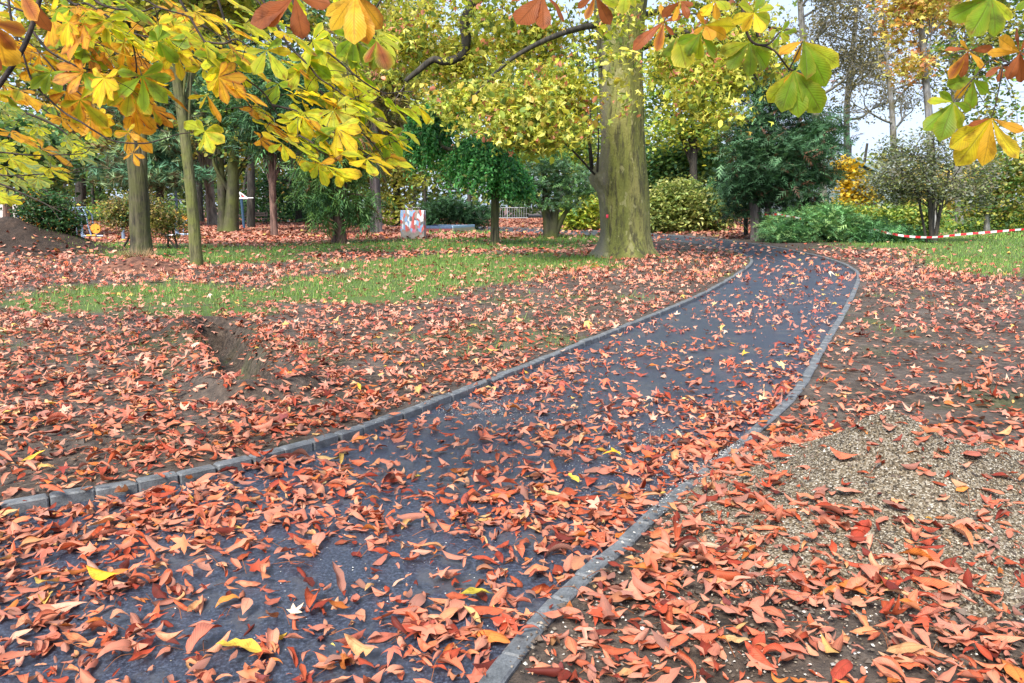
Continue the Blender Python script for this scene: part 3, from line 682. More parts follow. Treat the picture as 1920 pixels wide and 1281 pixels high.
YG = [(.38, .44, .05), (.52, .53, .07), (.28, .38, .06), (.60, .54, .11), (.18, .28, .05)]
PLN = [(.42, .45, .06), (.58, .56, .09), (.30, .38, .06), (.66, .62, .16), (.15, .22, .05), (.62, .24, .16), (.56, .40, .08)]; PLW = [.24, .22, .2, .10, .15, .06, .05]
DG = [(.035, .095, .04), (.06, .15, .055), (.09, .20, .07), (.025, .065, .03)]
MG = [(.12, .24, .07), (.18, .31, .08), (.26, .37, .09), (.09, .18, .06)]
OL = [(.30, .30, .07), (.40, .39, .09), (.20, .23, .06), (.48, .42, .10), (.32, .22, .08)]
BG = [(.11, .26, .15), (.15, .33, .19), (.07, .17, .09), (.22, .32, .15)]
BR = [(.26, .20, .10), (.36, .26, .12), (.18, .16, .08), (.20, .24, .09)]
YEL = [(.62, .42, .03), (.70, .50, .06), (.55, .36, .03), (.45, .40, .05)]
ORN = [(.60, .48, .12), (.66, .40, .13), (.62, .54, .16), (.44, .45, .12), (.58, .26, .13)]

# ------------------------------------------------------------------ the far wood: one mass behind everything
tl = MB(); tlt = MB()
def mass(x0, x1, y0, y1, hfun, n, pal, T, size):
    x = rng.uniform(x0, x1, n); y = rng.uniform(y0, y1, n); hh = np.array([hfun(a) for a in x]); k = noise2(x, y, .16, 3); z = rng.random(n) ** .8 * hh * (.55 + .75 * k)
    A = np.c_[x, y, z + .2]; kk = noise3(A, .35); ok = kk > .37; A = A[ok]; n = len(A)
    pi = (np.clip(noise3(A + 50, .11) * 1.5 - .25 + rng.normal(0, .10, n), 0, .999) * len(pal)).astype(int); col = np.asarray(pal)[pi] * np.exp(rng.normal(0, .28, (n, 1)))
    cards(tl, T, A, rv(n, .5), rng.normal(size=(n, 3)), size * rng.uniform(.6, 1.3, n), col)
mass(-62, 2, 78, 100, lambda a: 14, 50000, [(.06, .12, .05), (.12, .21, .06), (.09, .14, .06), (.24, .31, .07), (.44, .45, .09), (.18, .22, .07), (.38, .28, .08)], T_ROUND, .62)
mass(0, 66, 78, 100, lambda a: np.interp(a, [0, 16, 26, 32, 40, 50, 66], [16, 10, 8.5, 5.0, 4.6, 6.5, 8]), 34000, [(.09, .16, .07), (.17, .23, .09), (.26, .31, .10), (.44, .45, .12), (.16, .18, .11), (.48, .36, .09)], T_ROUND, .6)
for _ in range(70):
    x = rng.uniform(-60, 60); y = rng.uniform(76, 84); tube(tlt, [[x, y, 0], [x + rng.normal(0, .2), y, 3], [x + rng.normal(0, .5), y, 7]], [.22, .17, .12], 6)
tag(tl.build('woodland', M_FOL), kind='stuff'); tag(tlt.build('woodland_trunks', M_BARK['dark']), kind='stuff')

# ------------------------------------------------------------------ the big plane tree
DP = G(1170, 484)[1]; base = np.array([G(1168, 484)[0], DP, 0.0])
pl = thing('plane_tree', base, 'huge old plane tree with thick olive green trunk and yellow green lobed leaves', 'tree')
prof = [(1168, 492, 116), (1168, 478, 110), (1170, 466, 100), (1172, 450, 94), (1172.5, 430, 90), (1172, 400, 88), (1170, 370, 88), (1168, 340, 88), (1167, 310, 84), (1167, 280, 79), (1166, 240, 77), (1165, 200, 78), (1164, 150, 79), (1163, 100, 81), (1163, 60, 84), (1163, 20, 92), (1163, -30, 104)]
C = np.array([[*At(a, b_, DP), c * DP / F / 2] for a, b_, c in prof]); C[0, 2] = -.12
Q = catmull(C, 5); ns = 56; ang = np.linspace(0, 2 * np.pi, ns, endpoint=False); rings = []
for k, (x, y, z, r) in enumerate(Q):
    fl = max(0.0, 1 - max(z, 0) / .75) ** 2
    lob = .5 + .5 * np.cos(5 * ang + .6 + .4 * np.sin(2 * ang)); rr = r * (1 + fl * (.14 + .30 * (lob - .4)) + .025 * np.sin(3 * ang + z * .7) + .02 * np.sin(7 * ang + z * 1.3))
    bz = np.exp(-((z - 1.98) / .34) ** 2); ba = np.cos(ang - np.pi * 1.06).clip(0, 1) ** 4; rr = rr + .22 * bz * ba * (1 + .35 * np.sin(ang * 11 + z * 9))
    rr = rr + .05 * np.exp(-((z - 1.2) / .6) ** 2) * np.cos(ang - np.pi).clip(0, 1) ** 6
    rr = rr + .05 * np.exp(-((z - 3.25) / .3) ** 2) * np.cos(ang - np.pi * 1.25).clip(0, 1) ** 8
    vv = np.stack([np.cos(ang), np.sin(ang), 0 * ang + z], 1); rr = rr + .035 * (noise3(np.stack([np.cos(ang) * 2, np.sin(ang) * 2, 0 * ang + z * .8], 1), 1.7) - .5)
    rings.append(np.stack([x + np.cos(ang) * rr, y + np.sin(ang) * rr, 0 * ang + z], 1))
tm = MB(); f = [[i * ns + k, i * ns + (k + 1) % ns, (i + 1) * ns + (k + 1) % ns, (i + 1) * ns + k] for i in range(len(Q) - 1) for k in range(ns)]; tm.add(np.vstack(rings), f)
m, n, b, o = newmat('plane_bark'); f1 = noise_n(n, 2.2, 5, .6, (1, 1, .25)); f2 = noise_n(n, 9, 6, .7, (1, 1, .16)); f3 = noise_n(n, 5, 3, .55, (1, 1, .6)); f4 = noise_n(n, 22, 4, .7, (1, 1, .5))
c = ramp(n, f1, [(.36, (.105, .115, .022)), (.5, (.19, .20, .042)), (.66, (.27, .25, .08))])
c = mixc(n, ramp(n, f2, [(.48, (0, 0, 0)), (.60, (.85, .85, .85))]), c, (.05, .045, .02))
c = mixc(n, ramp(n, f3, [(.60, (0, 0, 0)), (.63, (.85, .85, .85))]), c, (.30, .285, .12)); c = mixc(n, ramp(n, f4, [(.66, (0, 0, 0)), (.72, (.85, .85, .85))]), c, (.06, .05, .03))
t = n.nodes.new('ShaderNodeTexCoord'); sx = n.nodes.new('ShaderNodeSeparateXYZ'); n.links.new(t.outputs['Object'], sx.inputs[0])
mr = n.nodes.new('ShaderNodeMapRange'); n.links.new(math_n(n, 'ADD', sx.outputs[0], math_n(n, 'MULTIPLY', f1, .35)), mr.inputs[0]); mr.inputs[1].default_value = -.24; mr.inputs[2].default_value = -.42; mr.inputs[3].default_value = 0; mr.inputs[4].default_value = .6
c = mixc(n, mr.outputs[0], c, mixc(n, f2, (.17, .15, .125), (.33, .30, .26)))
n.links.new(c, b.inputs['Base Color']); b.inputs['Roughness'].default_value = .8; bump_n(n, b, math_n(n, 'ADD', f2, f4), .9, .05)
# upper limbs beyond the frame, the crooked limb, sprays
top = Q[-1][:3]; lm = MB()
def limbpx(L, D, r, sides=7):
    P = catmull([At(a, b_, D + (q[0] if q else 0)) for a, b_, *q in L], 6); tube(tm if r[0] > .4 else lm, P, np.linspace(r[0], r[1], len(P)), sides, rough=.12); return P
ends = []
ends.append(limbpx([(1163, 0), (1140, -140), (1090, -300), (1000, -460)], DP, (.45, .1), 12)); ends.append(limbpx([(1165, 0), (1200, -140), (1280, -300), (1380, -430)], DP, (.48, .1), 12))
ends.append(limbpx([(1150, -90), (1020, -150, 1), (940, -60, 1.5), (900, -10, 1.5), (872, 40, 1.5), (874, 75, 1.5), (866, 104, 1.5), (835, 116, 1.5), (812, 112, 1.5), (785, 132, 1.5), (760, 152, 1.5)], DP, (.2, .06)))
for L in ([(1150, 40), (1060, 60, -1.5), (960, 110, -2.5), (880, 190, -3)], [(1140, 120), (1060, 150, -1.5), (980, 210, -2), (905, 250, -3)], [(1200, 90), (1290, 60, -1.5), (1370, 90, -2), (1420, 150, -2.5)], [(1200, 30), (1300, 10, 1), (1400, 40, 1), (1480, 60, 1)],
          [(1118, 330, -.3), (1060, 270, -1.4), (1000, 235, -2), (930, 225, -3)], [(1112, 322, -.2), (1106, 240, -.4), (1112, 120, -.4), (1098, 10, -.5), (1090, -60, -.6)], [(1108, 322, -.2), (1100, 230, -.7), (1085, 110, -.9), (1060, 10, -1)], [(1120, 322, -.4), (1122, 250, -.6), (1118, 180, -.6)],
          [(1000, -200), (900, -140, 1), (760, -60, 2), (690, 40, 2.5)], [(1290, -200), (1350, -100, -1), (1400, 20, -2), (1440, 110, -2)]):
    limbpx(L, DP, (.03, .008) if L[0][1] > 100 else (.09, .02), 5)
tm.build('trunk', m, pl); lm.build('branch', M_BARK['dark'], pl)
cm = MB(); cb = lambda L: [blob(*q[:4], DP, *q[4:]) for q in L]
crown(cm, cb([(1000, 60, 150, 110, 1), (860, 90, 130, 110, 3), (760, 70, 110, 100, 4)]), 620, 16, .28, TS, .18, PLN, PLW, gap=.43, shell=.75, up=.1)
crown(cm, cb([(960, 200, 90, 60, -3, 60), (1040, 170, 80, 60, -2, 60), (930, 235, 85, 24, -3.5, 50), (1010, 262, 80, 24, -3, 40), (1040, 240, 70, 26, -2.5, 40), (880, 190, 80, 40, -2, 60)]), 430, 16, .24, TS, .165, PLN, PLW, gap=.40, shell=.75, flat=.4, up=.2)
crown(cm, cb([(1340, 60, 130, 80, -1), (1360, 150, 90, 55, -2.5, 60), (1300, 190, 70, 40, -2.5, 50), (1400, 110, 90, 60, -2), (1270, 130, 60, 70, -1.5, 50), (1345, 215, 50, 22, -2.8, 40)]), 560, 15, .26, TS, .165, PLN, PLW, gap=.43, shell=.8, up=.15)
crown(cm, cb([(1150, 40, 70, 40, -3, 30), (1160, 130, 40, 40, -3, 20), (1175, 200, 30, 30, -2.8, 20), (1085, 180, 40, 110, -1.5, 30)]), 70, 8, .2, TS, .17, PLN, PLW, gap=.3, shell=.7)
crown(cm, cb([(1000, -160, 260, 120, 0, 240), (1340, -160, 220, 120, 0, 240), (780, -90, 160, 90, 3), (1160, -330, 260, 90, 0, 240)]), 380, 12, .4, T_STAR, .26, PLN, PLW, gap=.38)
cm.build('crown', M_FOL, pl)
md = MB(); P0 = At(1133, 405, DP); md.box(P0 + np.array([0, -.62, 0]), (.06, .012, .085), (.8, .03, .06), .3, .004)
md.build('paint_dot', plain('red_paint', (.75, .04, .08)), pl)

# ------------------------------------------------------------------ the two leaning trunks on the left
tree('maple_tree', 'thick brown leaning trunk on the left with a dry grass tuft at its foot', 'tree', [[(268, 486, 50), (266, 470, 42), (263, 430, 37), (259, 340, 34), (252, 260, 31), (243, 180, 28), (237, 130, 27), (230, 40, 24), (225, -120, 18)], [(243, 190, 22), (270, 205, 12), (282, 170, 11), (275, 120, 9), (290, 40, 7)]],
     [(230, -60, 200, 110), (330, 20, 120, 70, 2), (120, 40, 120, 80, 1)], T_ROUND, .20, OL + YG, 260, 22, .35, 'olive', D=G(268, 484)[1], gap=.36)
tree('maple_tree', 'slim moss green trunk leaning left standing right of the thick brown one', 'tree', [[(369, 502, 25), (368, 480, 24), (364, 430, 22), (356, 340, 20), (346, 250, 19), (336, 180, 18), (328, 110, 17), (318, -60, 13)]],
     [(330, -70, 170, 90), (420, 0, 90, 60, 2)], T_ROUND, .18, OL + YG, 200, 22, .3, 'mossy', D=G(369, 500)[1], gap=.36)
db = MB(); c0 = G(262, 488)
for _ in range(240):
    a = rng.random() * 6.28; r = rng.random() ** .6 * .36; p0 = c0 + np.array([math.cos(a) * r, math.sin(a) * r * .6 - .15, 0]); d = np.array([math.cos(a) * .18, math.sin(a) * .18, rng.uniform(.1, .36)])
    db.add([p0 + [-.008, 0, 0], p0 + [.008, 0, 0], p0 + d], [[0, 1, 2]], np.array([.34, .22, .11]) * rng.uniform(.4, 1.3))
tag(db.build('dry_grass_tuft', M_GRASS, smooth=False), 'tuft of dry brown grass stalks at the foot of the thick leaning trunk', 'grass tuft')

# ------------------------------------------------------------------ middle distance, left half
tree('ivy_tree', 'broad dark mossy double trunk behind the playground lawn', 'tree', [[(416, 440, 22), (417, 420, 18), (416, 370, 16), (412, 300, 15), (405, 180, 12)], [(433, 440, 34), (434, 420, 28), (436, 370, 24), (438, 300, 20), (440, 200, 14)]], [(440, 250, 80, 50), (500, 250, 60, 50, 3), (480, 170, 90, 60)], T_ROUND, .26, DG[:2] + MG + OL[:2], 240, 22, .5, 'darkmoss', D=37, gap=.34)
tree('cedar_tree', 'thin reddish trunk between the bench and the drooping thuja', 'tree', [[(515, 448, 17), (514, 430, 14), (512, 380, 13), (509, 300, 12), (505, 150, 9)]], [(520, 230, 60, 60), (540, 180, 70, 60)], T_FROND, .7, DG, 150, 12, .5, 'red', D=33, mat=M_NEEDLE, gap=.3)
tree('thuja_tree', 'drooping green thuja with red brown trunk and hanging fronds', 'tree', [[(637, 459, 36), (636, 445, 28), (634, 410, 21), (632, 360, 17), (630, 260, 12)]], [(600, 365, 36, 30, -.3), (670, 372, 26, 34, .3), (610, 320, 50, 30), (615, 412, 12, 20, -.6), (680, 404, 14, 18, .5), (650, 300, 50, 34, .6), (640, 250, 50, 50)], T_FROND, .55, MG[:2] + DG[1:3] + [(.24, .12, .05)], 130, 13, .24, 'red', D=27, mat=M_NEEDLE, hang=.8, gap=.30, wts=[3, 3, 3, 3, 1])
tree('larch_tree', 'tall grey barked trunk standing left of the graffiti block', 'tree', [[(707, 440, 28), (705, 425, 23), (704, 380, 20), (702, 320, 18), (700, 240, 16), (698, 100, 12)]], [(690, 180, 60, 70), (720, 100, 90, 80), (740, 250, 40, 60, 2)], T_TUFT, .5, OL + BR, 240, 18, .45, 'grey', D=36, mat=M_NEEDLE, gap=.33)
tree('park_tree', 'dark brown trunk behind the slim mossy one', 'tree', [[(376, 414, 16), (375, 395, 13), (373, 340, 12), (370, 220, 9)]], [(370, 240, 60, 60)], T_ROUND, .35, OL, 110, 20, .6, 'dark', D=58)
tree('park_tree', 'pale tan trunk with flared foot behind the playground', 'tree', [[(401, 422, 26), (398, 408, 20), (394, 370, 17), (392, 300, 15), (392, 180, 12)]], [(390, 220, 70, 70), (420, 150, 70, 60)], T_ROUND, .34, MG + OL, 130, 20, .6, 'tan', D=50)
tree('park_tree', 'dark trunk at the far left beyond the earth mound', 'tree', [[(16, 432, 20), (15, 405, 16), (12, 330, 14), (10, 200, 10)]], [(20, 280, 80, 70), (80, 300, 60, 60, 3)], T_ROUND, .3, DG + MG, 150, 20, .5, 'red', D=31)
for lb, st_, bl, D_ in (('blue green pine with soft needle clumps behind the slim mossy trunk', [(470, 422, 16), (470, 300, 14), (465, 100, 10)], [(420, 130, 80, 34), (480, 165, 80, 32), (390, 190, 70, 28), (460, 215, 80, 28), (350, 110, 60, 30), (420, 70, 80, 32), (540, 130, 60, 30), (470, 20, 80, 30)], 44),
                   ('blue green pine showing between the two leaning trunks', [(300, 424, 15), (300, 300, 13), (298, 100, 9)], [(300, 130, 70, 34), (290, 200, 70, 30), (310, 270, 60, 26), (250, 320, 70, 26), (330, 330, 60, 24), (300, 60, 60, 30)], 46)):
    tree('pine_tree', lb, 'tree', [st_], bl, T_TUFT, .62, BG + [(.14, .12, .06)], 300, 20, .5, 'dark', D=D_, mat=M_NEEDLE, gap=.32, flat=.4)
tree('holly_tree', 'dark glossy evergreen behind the bench', 'tree', [[(560, 424, 14), (560, 380, 11), (560, 280, 9)]], [(560, 360, 50, 44), (600, 310, 50, 50), (495, 350, 34, 44), (660, 400, 60, 24, 2), (480, 398, 40, 24, 2), (560, 404, 90, 20, 3)], T_ROUND, .24, DG[:3] + MG[:1], 330, 22, .45, 'dark', D=56, gap=.28)
tree('oak_tree', 'yellowing tall tree behind the grey barked trunk', 'tree', [[(745, 428, 16), (744, 360, 13), (742, 240, 10)]], [(745, 330, 45, 60), (760, 240, 60, 60), (735, 390, 28, 34), (700, 320, 40, 50, 3)], T_ROUND, .28, OL + YG[:3], 260, 20, .5, 'dark', D=52, gap=.33)
tree('oak_tree', 'brown and olive tree high above the two leaning trunks', 'tree', [[(150, 424, 20), (152, 300, 17), (155, 100, 13)]], [(140, 190, 120, 70), (60, 120, 110, 80), (220, 90, 120, 80), (160, 280, 90, 50)], T_ROUND, .3, BR + OL + DG[:2], 420, 20, .6, 'dark', D=48, gap=.36)
tree('lime_tree', 'tall olive tree filling the sky between the pine and the crooked limb', 'tree', [[(620, 424, 18), (618, 300, 15), (612, 60, 11)]], [(600, 90, 110, 80), (700, 20, 120, 80), (560, 10, 120, 70), (650, 180, 80, 60)], T_ROUND, .3, OL + MG, 420, 20, .6, 'dark', D=50, gap=.38)
bush('rose_bush', 'brownish bush with orange flowers behind the thick leaning trunk', [(230, 405, 34, 32), (300, 410, 40, 34), (262, 390, 50, 26), (330, 425, 22, 22)], 23.5, T_LEAF, .085, BR + OL + DG[:2] + [(.7, .25, .03)], 420, 26, .16, gap=.3, wts=[3, 3, 3, 3, 2, 2, 2, 2, 2, 2, 2, .5])
bush('dark_shrub', 'dark green shrub with orange tips beside the earth mound', [(95, 400, 46, 34), (125, 418, 22, 22), (70, 390, 40, 30)], 22.5, T_LEAF, .10, DG + [(.10, .10, .03), (.5, .2, .04)], 330, 26, .18, gap=.3, wts=[3, 3, 3, 3, 2, .7])
bush('green_hedge', 'light green hedge beyond the blue exercise machines', [(200, 402, 60, 14, 0, 20), (300, 402, 60, 14, 0, 20), (110, 400, 60, 16, 0, 20)], 62, T_ROUND, .28, MG + YG[:1], 260, 16, .45, gap=.15, cat='hedge')

# weeping tree: strands hanging from domes
DW = G(928, 461)[1]; wt = thing('weeping_tree', (G(928, 461)[0], DW, 0), 'weeping green tree with umbrella shaped hanging crown on one slim trunk', 'tree')
tm2 = MB(); P, r, _ = stempts([(929, 463, 20), (928, 445, 17), (928, 400, 15), (930, 350, 16), (932, 325, 19)], DW); tube(tm2, P, r, 12, rough=.08)
for L in ([(932, 328), (910, 300), (870, 285), (830, 275), (815, 240)], [(930, 330), (925, 290), (915, 265), (905, 240)], [(934, 330), (955, 310), (965, 290)], [(928, 332), (890, 325), (860, 315)]):
    p = catmull([At(a, b_, DW + rng.normal(0, .3)) for a, b_ in L], 5); tube(tm2, p, np.linspace(.13, .03, len(p)), 7)
tube(tm2, [At(925, 352, DW) + [-.05, -.1, 0], At(924, 354, DW) + [-.1, -.32, 0]], [.11, .07], 8, cap=True); tm2.build('trunk', M_BARK['olive'], wt)
cm2 = MB(); WG = [(.075, .28, .075), (.12, .38, .10), (.19, .47, .15), (.04, .16, .05), (.29, .40, .09)]
def weep(cx, cy, rx, ry, D, ns_, ln):
    cc = At(cx, cy, D); a = rng.random(ns_) * 6.28; q = rng.random(ns_) ** .5; RX = rx * D / F; RZ = ry * D / F
    for i in range(ns_):
        d = np.array([math.cos(a[i]), math.sin(a[i]), 0]); top_ = cc + d * RX * q[i] * .55 + np.array([0, 0, RZ * math.sqrt(max(0, 1 - q[i] ** 2 * .5)) + rng.normal(0, .06)])
        l = ln * rng.uniform(.55, 1.1); t = np.linspace(0, 1, 26)[:, None]; o_ = RX * (.5 * q[i] + .15) * rng.uniform(.7, 1.15)
        p = top_ + d * o_ * np.sin(t * 1.35) + np.array([0, 0, -1.0]) * (l * t ** 1.7) + rng.normal(0, .045, (26, 3)); tan = np.gradient(p, axis=0)
        cards(cm2, T_LEAF, np.repeat(p, 2, 0) + rng.normal(0, .05, (52, 3)), rv(52, .2) + np.repeat(d[None], 52, 0) * .8, np.repeat(unit(tan), 2, 0) + rng.normal(0, .45, (52, 3)), rng.uniform(.09, .16, 52), np.array(WG)[rng.choice(5, 52, p=[.3, .3, .15, .2, .05])] * np.exp(rng.normal(0, .25, (52, 1))) * math.exp(rng.normal(-.1, .35)))
for q in [(804, 244, 42, 34, DW + .3, 170, 1.75), (834, 228, 28, 18, DW + .7, 60, .5), (908, 302, 64, 34, DW - .4, 190, 1.35), (950, 335, 34, 22, DW + .1, 80, .95), (915, 275, 30, 20, DW + .6, 50, .7), (970, 352, 28, 16, DW + .5, 60, .6)]: weep(*q)
cm2.build('crown', M_FOL, wt)

tree('yew_tree', 'low dark yew with several leaning trunks behind the lawn edge', 'tree', [[(1032, 446, 30), (1030, 425, 24), (1022, 395, 15), (1005, 370, 9), (985, 350, 5)], [(1036, 446, 24), (1038, 420, 18), (1042, 380, 12), (1046, 320, 7)], [(1034, 440, 18), (1026, 410, 14), (1022, 370, 10), (1022, 320, 6)], [(1036, 430, 14), (1060, 400, 8), (1085, 375, 5)]],
     [(1000, 345, 60, 22), (1060, 340, 60, 26), (1020, 310, 70, 24), (970, 370, 30, 14), (1040, 380, 50, 14), (1090, 360, 30, 16)], T_SPRAY, .34, MG[:1] + DG[:3] + [(.10, .17, .11)], 150, 15, .28, 'darkmoss', D=31.5, mat=M_NEEDLE, flat=.3, gap=.3, nlimb=8)
bush('juniper_shrub', 'dark low evergreen behind the weeping tree trunk', [(840, 398, 44, 26), (890, 405, 30, 20), (800, 410, 20, 16)], 44, T_SPRAY, .4, DG, 200, 16, .3, mat=M_NEEDLE)
bush('forsythia_bush', 'yellow green bush just left of the plane trunk', [(1095, 392, 30, 30), (1075, 410, 22, 18), (1110, 420, 20, 14)], 42, T_LEAF, .26, YG, 190, 18, .28)
bush('hazel_bush', 'large rounded yellow green bush right of the plane trunk', [(1268, 382, 52, 46), (1240, 398, 30, 38), (1255, 410, 44, 30)], 37.5, T_LEAF, .22, [(.32, .36, .10), (.22, .29, .08), (.42, .42, .14), (.12, .18, .05)], 420, 20, .30, gap=.22)
bush('hazel_bush', 'second yellow green bush next to the dark conifer', [(1335, 392, 40, 36), (1322, 412, 44, 24), (1345, 365, 24, 24)], 38.5, T_LEAF, .22, [(.28, .32, .08), (.18, .25, .06), (.40, .40, .12), (.10, .15, .04)], 330, 20, .30, gap=.22)
bush('lilac_bush', 'tall mid green shrubbery behind the two rounded bushes', [(1260, 310, 60, 40), (1330, 300, 50, 46), (1220, 330, 30, 50)], 50, T_ROUND, .3, MG + DG[2:3] + BG[1:2], 340, 20, .45, gap=.30)
# right half
tree('dark_conifer', 'dark green conifer with forked brown trunk beside the far kerb', 'tree', [[(1424, 452, 36), (1422, 438, 30), (1418, 410, 22), (1413, 370, 17), (1411, 300, 13), (1420, 180, 8)], [(1428, 440, 20), (1438, 410, 14), (1442, 370, 11), (1444, 280, 8)]],
     [(1440, 235, 86, 34), (1400, 275, 60, 26, -.5), (1480, 280, 90, 28, -.3), (1430, 315, 80, 24, -.6), (1510, 330, 66, 24), (1390, 350, 46, 20), (1470, 360, 80, 24, -.3), (1450, 180, 70, 36), (1530, 250, 46, 40, .5), (1500, 390, 60, 16), (1470, 140, 50, 30), (1390, 395, 26, 14, .5)], T_SPRAY, .42, [(.045, .11, .05), (.07, .17, .075), (.11, .22, .10), (.22, .11, .07), (.025, .06, .03)], 560, 18, .36, 'grey', D=30, mat=M_NEEDLE, flat=.3, gap=.28, wts=[3, 3, 2, .8, 2], nlimb=26, lo=.3)
tree('young_tree', 'thin dark stem left of the forked conifer trunk', 'tree', [[(1399, 446, 9), (1398, 410, 8), (1396, 370, 6)]], [(1390, 362, 24, 18), (1375, 350, 20, 16)], T_SPRAY, .4, DG, 60, 14, .3, 'dark', D=32.5, mat=M_NEEDLE, nlimb=4)
bush('juniper_shrub', 'spreading bright green juniper at the bend of the path', [(1500, 425, 58, 24), (1545, 412, 46, 26), (1470, 440, 34, 14, -.5), (1580, 436, 40, 18)], 28.5, T_SPRAY, .36, [(.12, .28, .10), (.17, .36, .13), (.08, .19, .08), (.26, .40, .14)], 420, 16, .26, mat=M_NEEDLE, gap=.2, flat=.4, up=.9)
bush('juniper_shrub', 'low juniper right of the bright one under the hanging tape', [(1640, 436, 46, 22), (1690, 448, 36, 12), (1610, 452, 34, 10), (1655, 455, 40, 8)], 28, T_SPRAY, .32, [(.10, .25, .09), (.15, .33, .12), (.06, .15, .07)], 330, 16, .22, mat=M_NEEDLE, gap=.2, flat=.4, up=.9)
bush('spirea_bush', 'light yellow green bush behind the low junipers', [(1660, 405, 56, 24), (1720, 410, 46, 24), (1590, 405, 40, 22), (1690, 425, 50, 16)], 33, T_LEAF, .19, [(.20, .32, .07), (.34, .40, .08), (.13, .24, .06), (.42, .42, .08)], 380, 18, .28, gap=.22)
tree('golden_tree', 'small golden yellow tree above the junipers', 'tree', [[(1600, 440, 8), (1600, 400, 7), (1602, 340, 4)]], [(1600, 345, 26, 30), (1595, 380, 28, 20), (1615, 370, 24, 22), (1585, 320, 18, 20)], T_ROUND, .20, YEL, 150, 16, .24, 'dark', D=37, nlimb=8)
tree('plum_tree', 'spreading dark leaved small tree with several stems behind the striped tape', 'tree', [[(1747, 457, 11), (1746, 430, 9), (1744, 390, 8), (1738, 340, 6), (1720, 290, 4)], [(1752, 457, 9), (1758, 420, 7), (1766, 380, 6), (1780, 320, 4)], [(1749, 440, 7), (1750, 380, 6), (1752, 310, 4), (1750, 260, 3)], [(1744, 400, 5), (1715, 350, 4), (1680, 318, 3)]],
     [(1740, 285, 90, 40), (1665, 350, 50, 38, .5), (1700, 330, 60, 30, -.5), (1790, 320, 70, 34, .3), (1760, 355, 80, 24), (1830, 360, 50, 34, .5), (1690, 365, 40, 18), (1840, 310, 40, 30)], T_LEAF, .13, [(.11, .14, .085), (.17, .20, .09), (.20, .18, .13), (.25, .28, .10), (.28, .31, .29)], 520, 18, .27, 'dark', D=27.5, gap=.32, nlimb=30, lo=.3, rl=.03, up=.9, flat=.35)
tree('plum_tree', 'olive leaved tree at the right edge beyond the lawn', 'tree', [[(1850, 440, 12), (1850, 410, 10), (1850, 340, 8)]], [(1860, 345, 50, 40), (1900, 320, 50, 40), (1900, 400, 40, 24), (1820, 400, 30, 20)], T_ROUND, .2, OL + MG, 260, 18, .32, 'pale', D=38, gap=.3)
bush('low_shrub', 'low mixed green shrubs along the far edge of the lawn', [(1840, 425, 50, 8, 0, 10), (1910, 420, 40, 14, 0, 10), (1790, 428, 30, 9, 0, 10), (1980, 418, 40, 18, 0, 10)], 42, T_LEAF, .2, MG + YG[:2], 240, 16, .24, gap=.2)
def bare(name, label, tr, D, depth, spread, pal, leafn, size, bk='pale', ang0=None):
    P, r, _ = stempts(tr, D); root = thing(name, (P[0][0], D, 0), label, 'tree'); tm = MB(); cm = MB(); tube(tm, P, r, 8, rough=.08); tips = []
    def grow(p, d, l, rr, k):
        q = p + d * l * .5 + rng.normal(0, .07 * l, 3); e = q + unit(d + rng.normal(0, .25, 3)) * l * .5
        c = catmull([p, q, e], 3); tube(tm, c, np.linspace(rr, rr * .62, len(c)), 5 if k > 1 else 4); tips.append(e); tips.append(q)
        if k == 0: return
        for _ in range(3):
            nd = unit(d + rng.normal(0, spread, 3) + np.array([0, 0, .12])); grow(e if rng.random() < .6 else q, nd, l * rng.uniform(.58, .8), rr * .58, k - 1)
    for i in range(int(len(P) * .38), len(P), max(1, len(P) // 12)):
        a = rng.random() * 6.28; grow(P[i], unit(np.array([math.cos(a), math.sin(a) * .8, rng.uniform(.1, .7)])), spread * 3.0 * rng.uniform(.7, 1.2), r[i] * .45, depth)
    tm.build('trunk', M_BARK[bk], root)
    if leafn:
        t = np.array(tips); t = t[rng.integers(0, len(t), leafn)] + rng.normal(0, .35, (leafn, 3)); cards(cm, T_ROUND, t, rv(leafn, .3), rng.normal(size=(leafn, 3)), size * rng.uniform(.6, 1.2, leafn), np.asarray(pal)[rng.integers(0, len(pal), leafn)] * np.exp(rng.normal(0, .2, (leafn, 1)))); cm.build('crown', M_FOL, root)
bare('bare_tree', 'almost leafless tall tree standing against the open sky on the right', [(1682, 424, 14), (1680, 360, 13), (1676, 280, 12), (1672, 200, 10), (1664, 130, 8), (1660, 60, 6), (1655, -20, 4)], 46, 4, .62, [(.14, .12, .06), (.20, .17, .07)], 4500, .14)
bare('bare_tree', 'pale forked tree with thin leaves behind the hanging green leaf cluster', [(1545, 424, 16), (1540, 300, 15), (1520, 160, 14), (1505, 60, 12), (1500, 0, 10), (1490, -90, 7)], 50, 4, .66, [(.16, .15, .08), (.24, .20, .10), (.12, .12, .07)], 6500, .18)
bare('bare_tree', 'pale leaning tree left of the open sky', [(1600, 424, 13), (1590, 320, 12), (1588, 200, 11), (1600, 80, 9), (1612, -30, 7)], 54, 4, .62, [(.20, .18, .09), (.28, .22, .10)], 5500, .17)
tree('cherry_tree', 'orange and yellow leaved tree high at the top right', 'tree', [[(1752, 430, 15), (1748, 330, 14), (1742, 220, 13), (1735, 140, 12), (1728, 60, 10), (1722, -60, 7)]], [(1700, 30, 46, 50), (1690, 100, 24, 34), (1730, -20, 90, 44), (1715, 125, 30, 22), (1770, 20, 40, 40, 2), (1690, 140, 14, 14)], T_STAR, .26, ORN, 220, 15, .34, 'pale', D=32, gap=.34, nlimb=22, lo=.6)
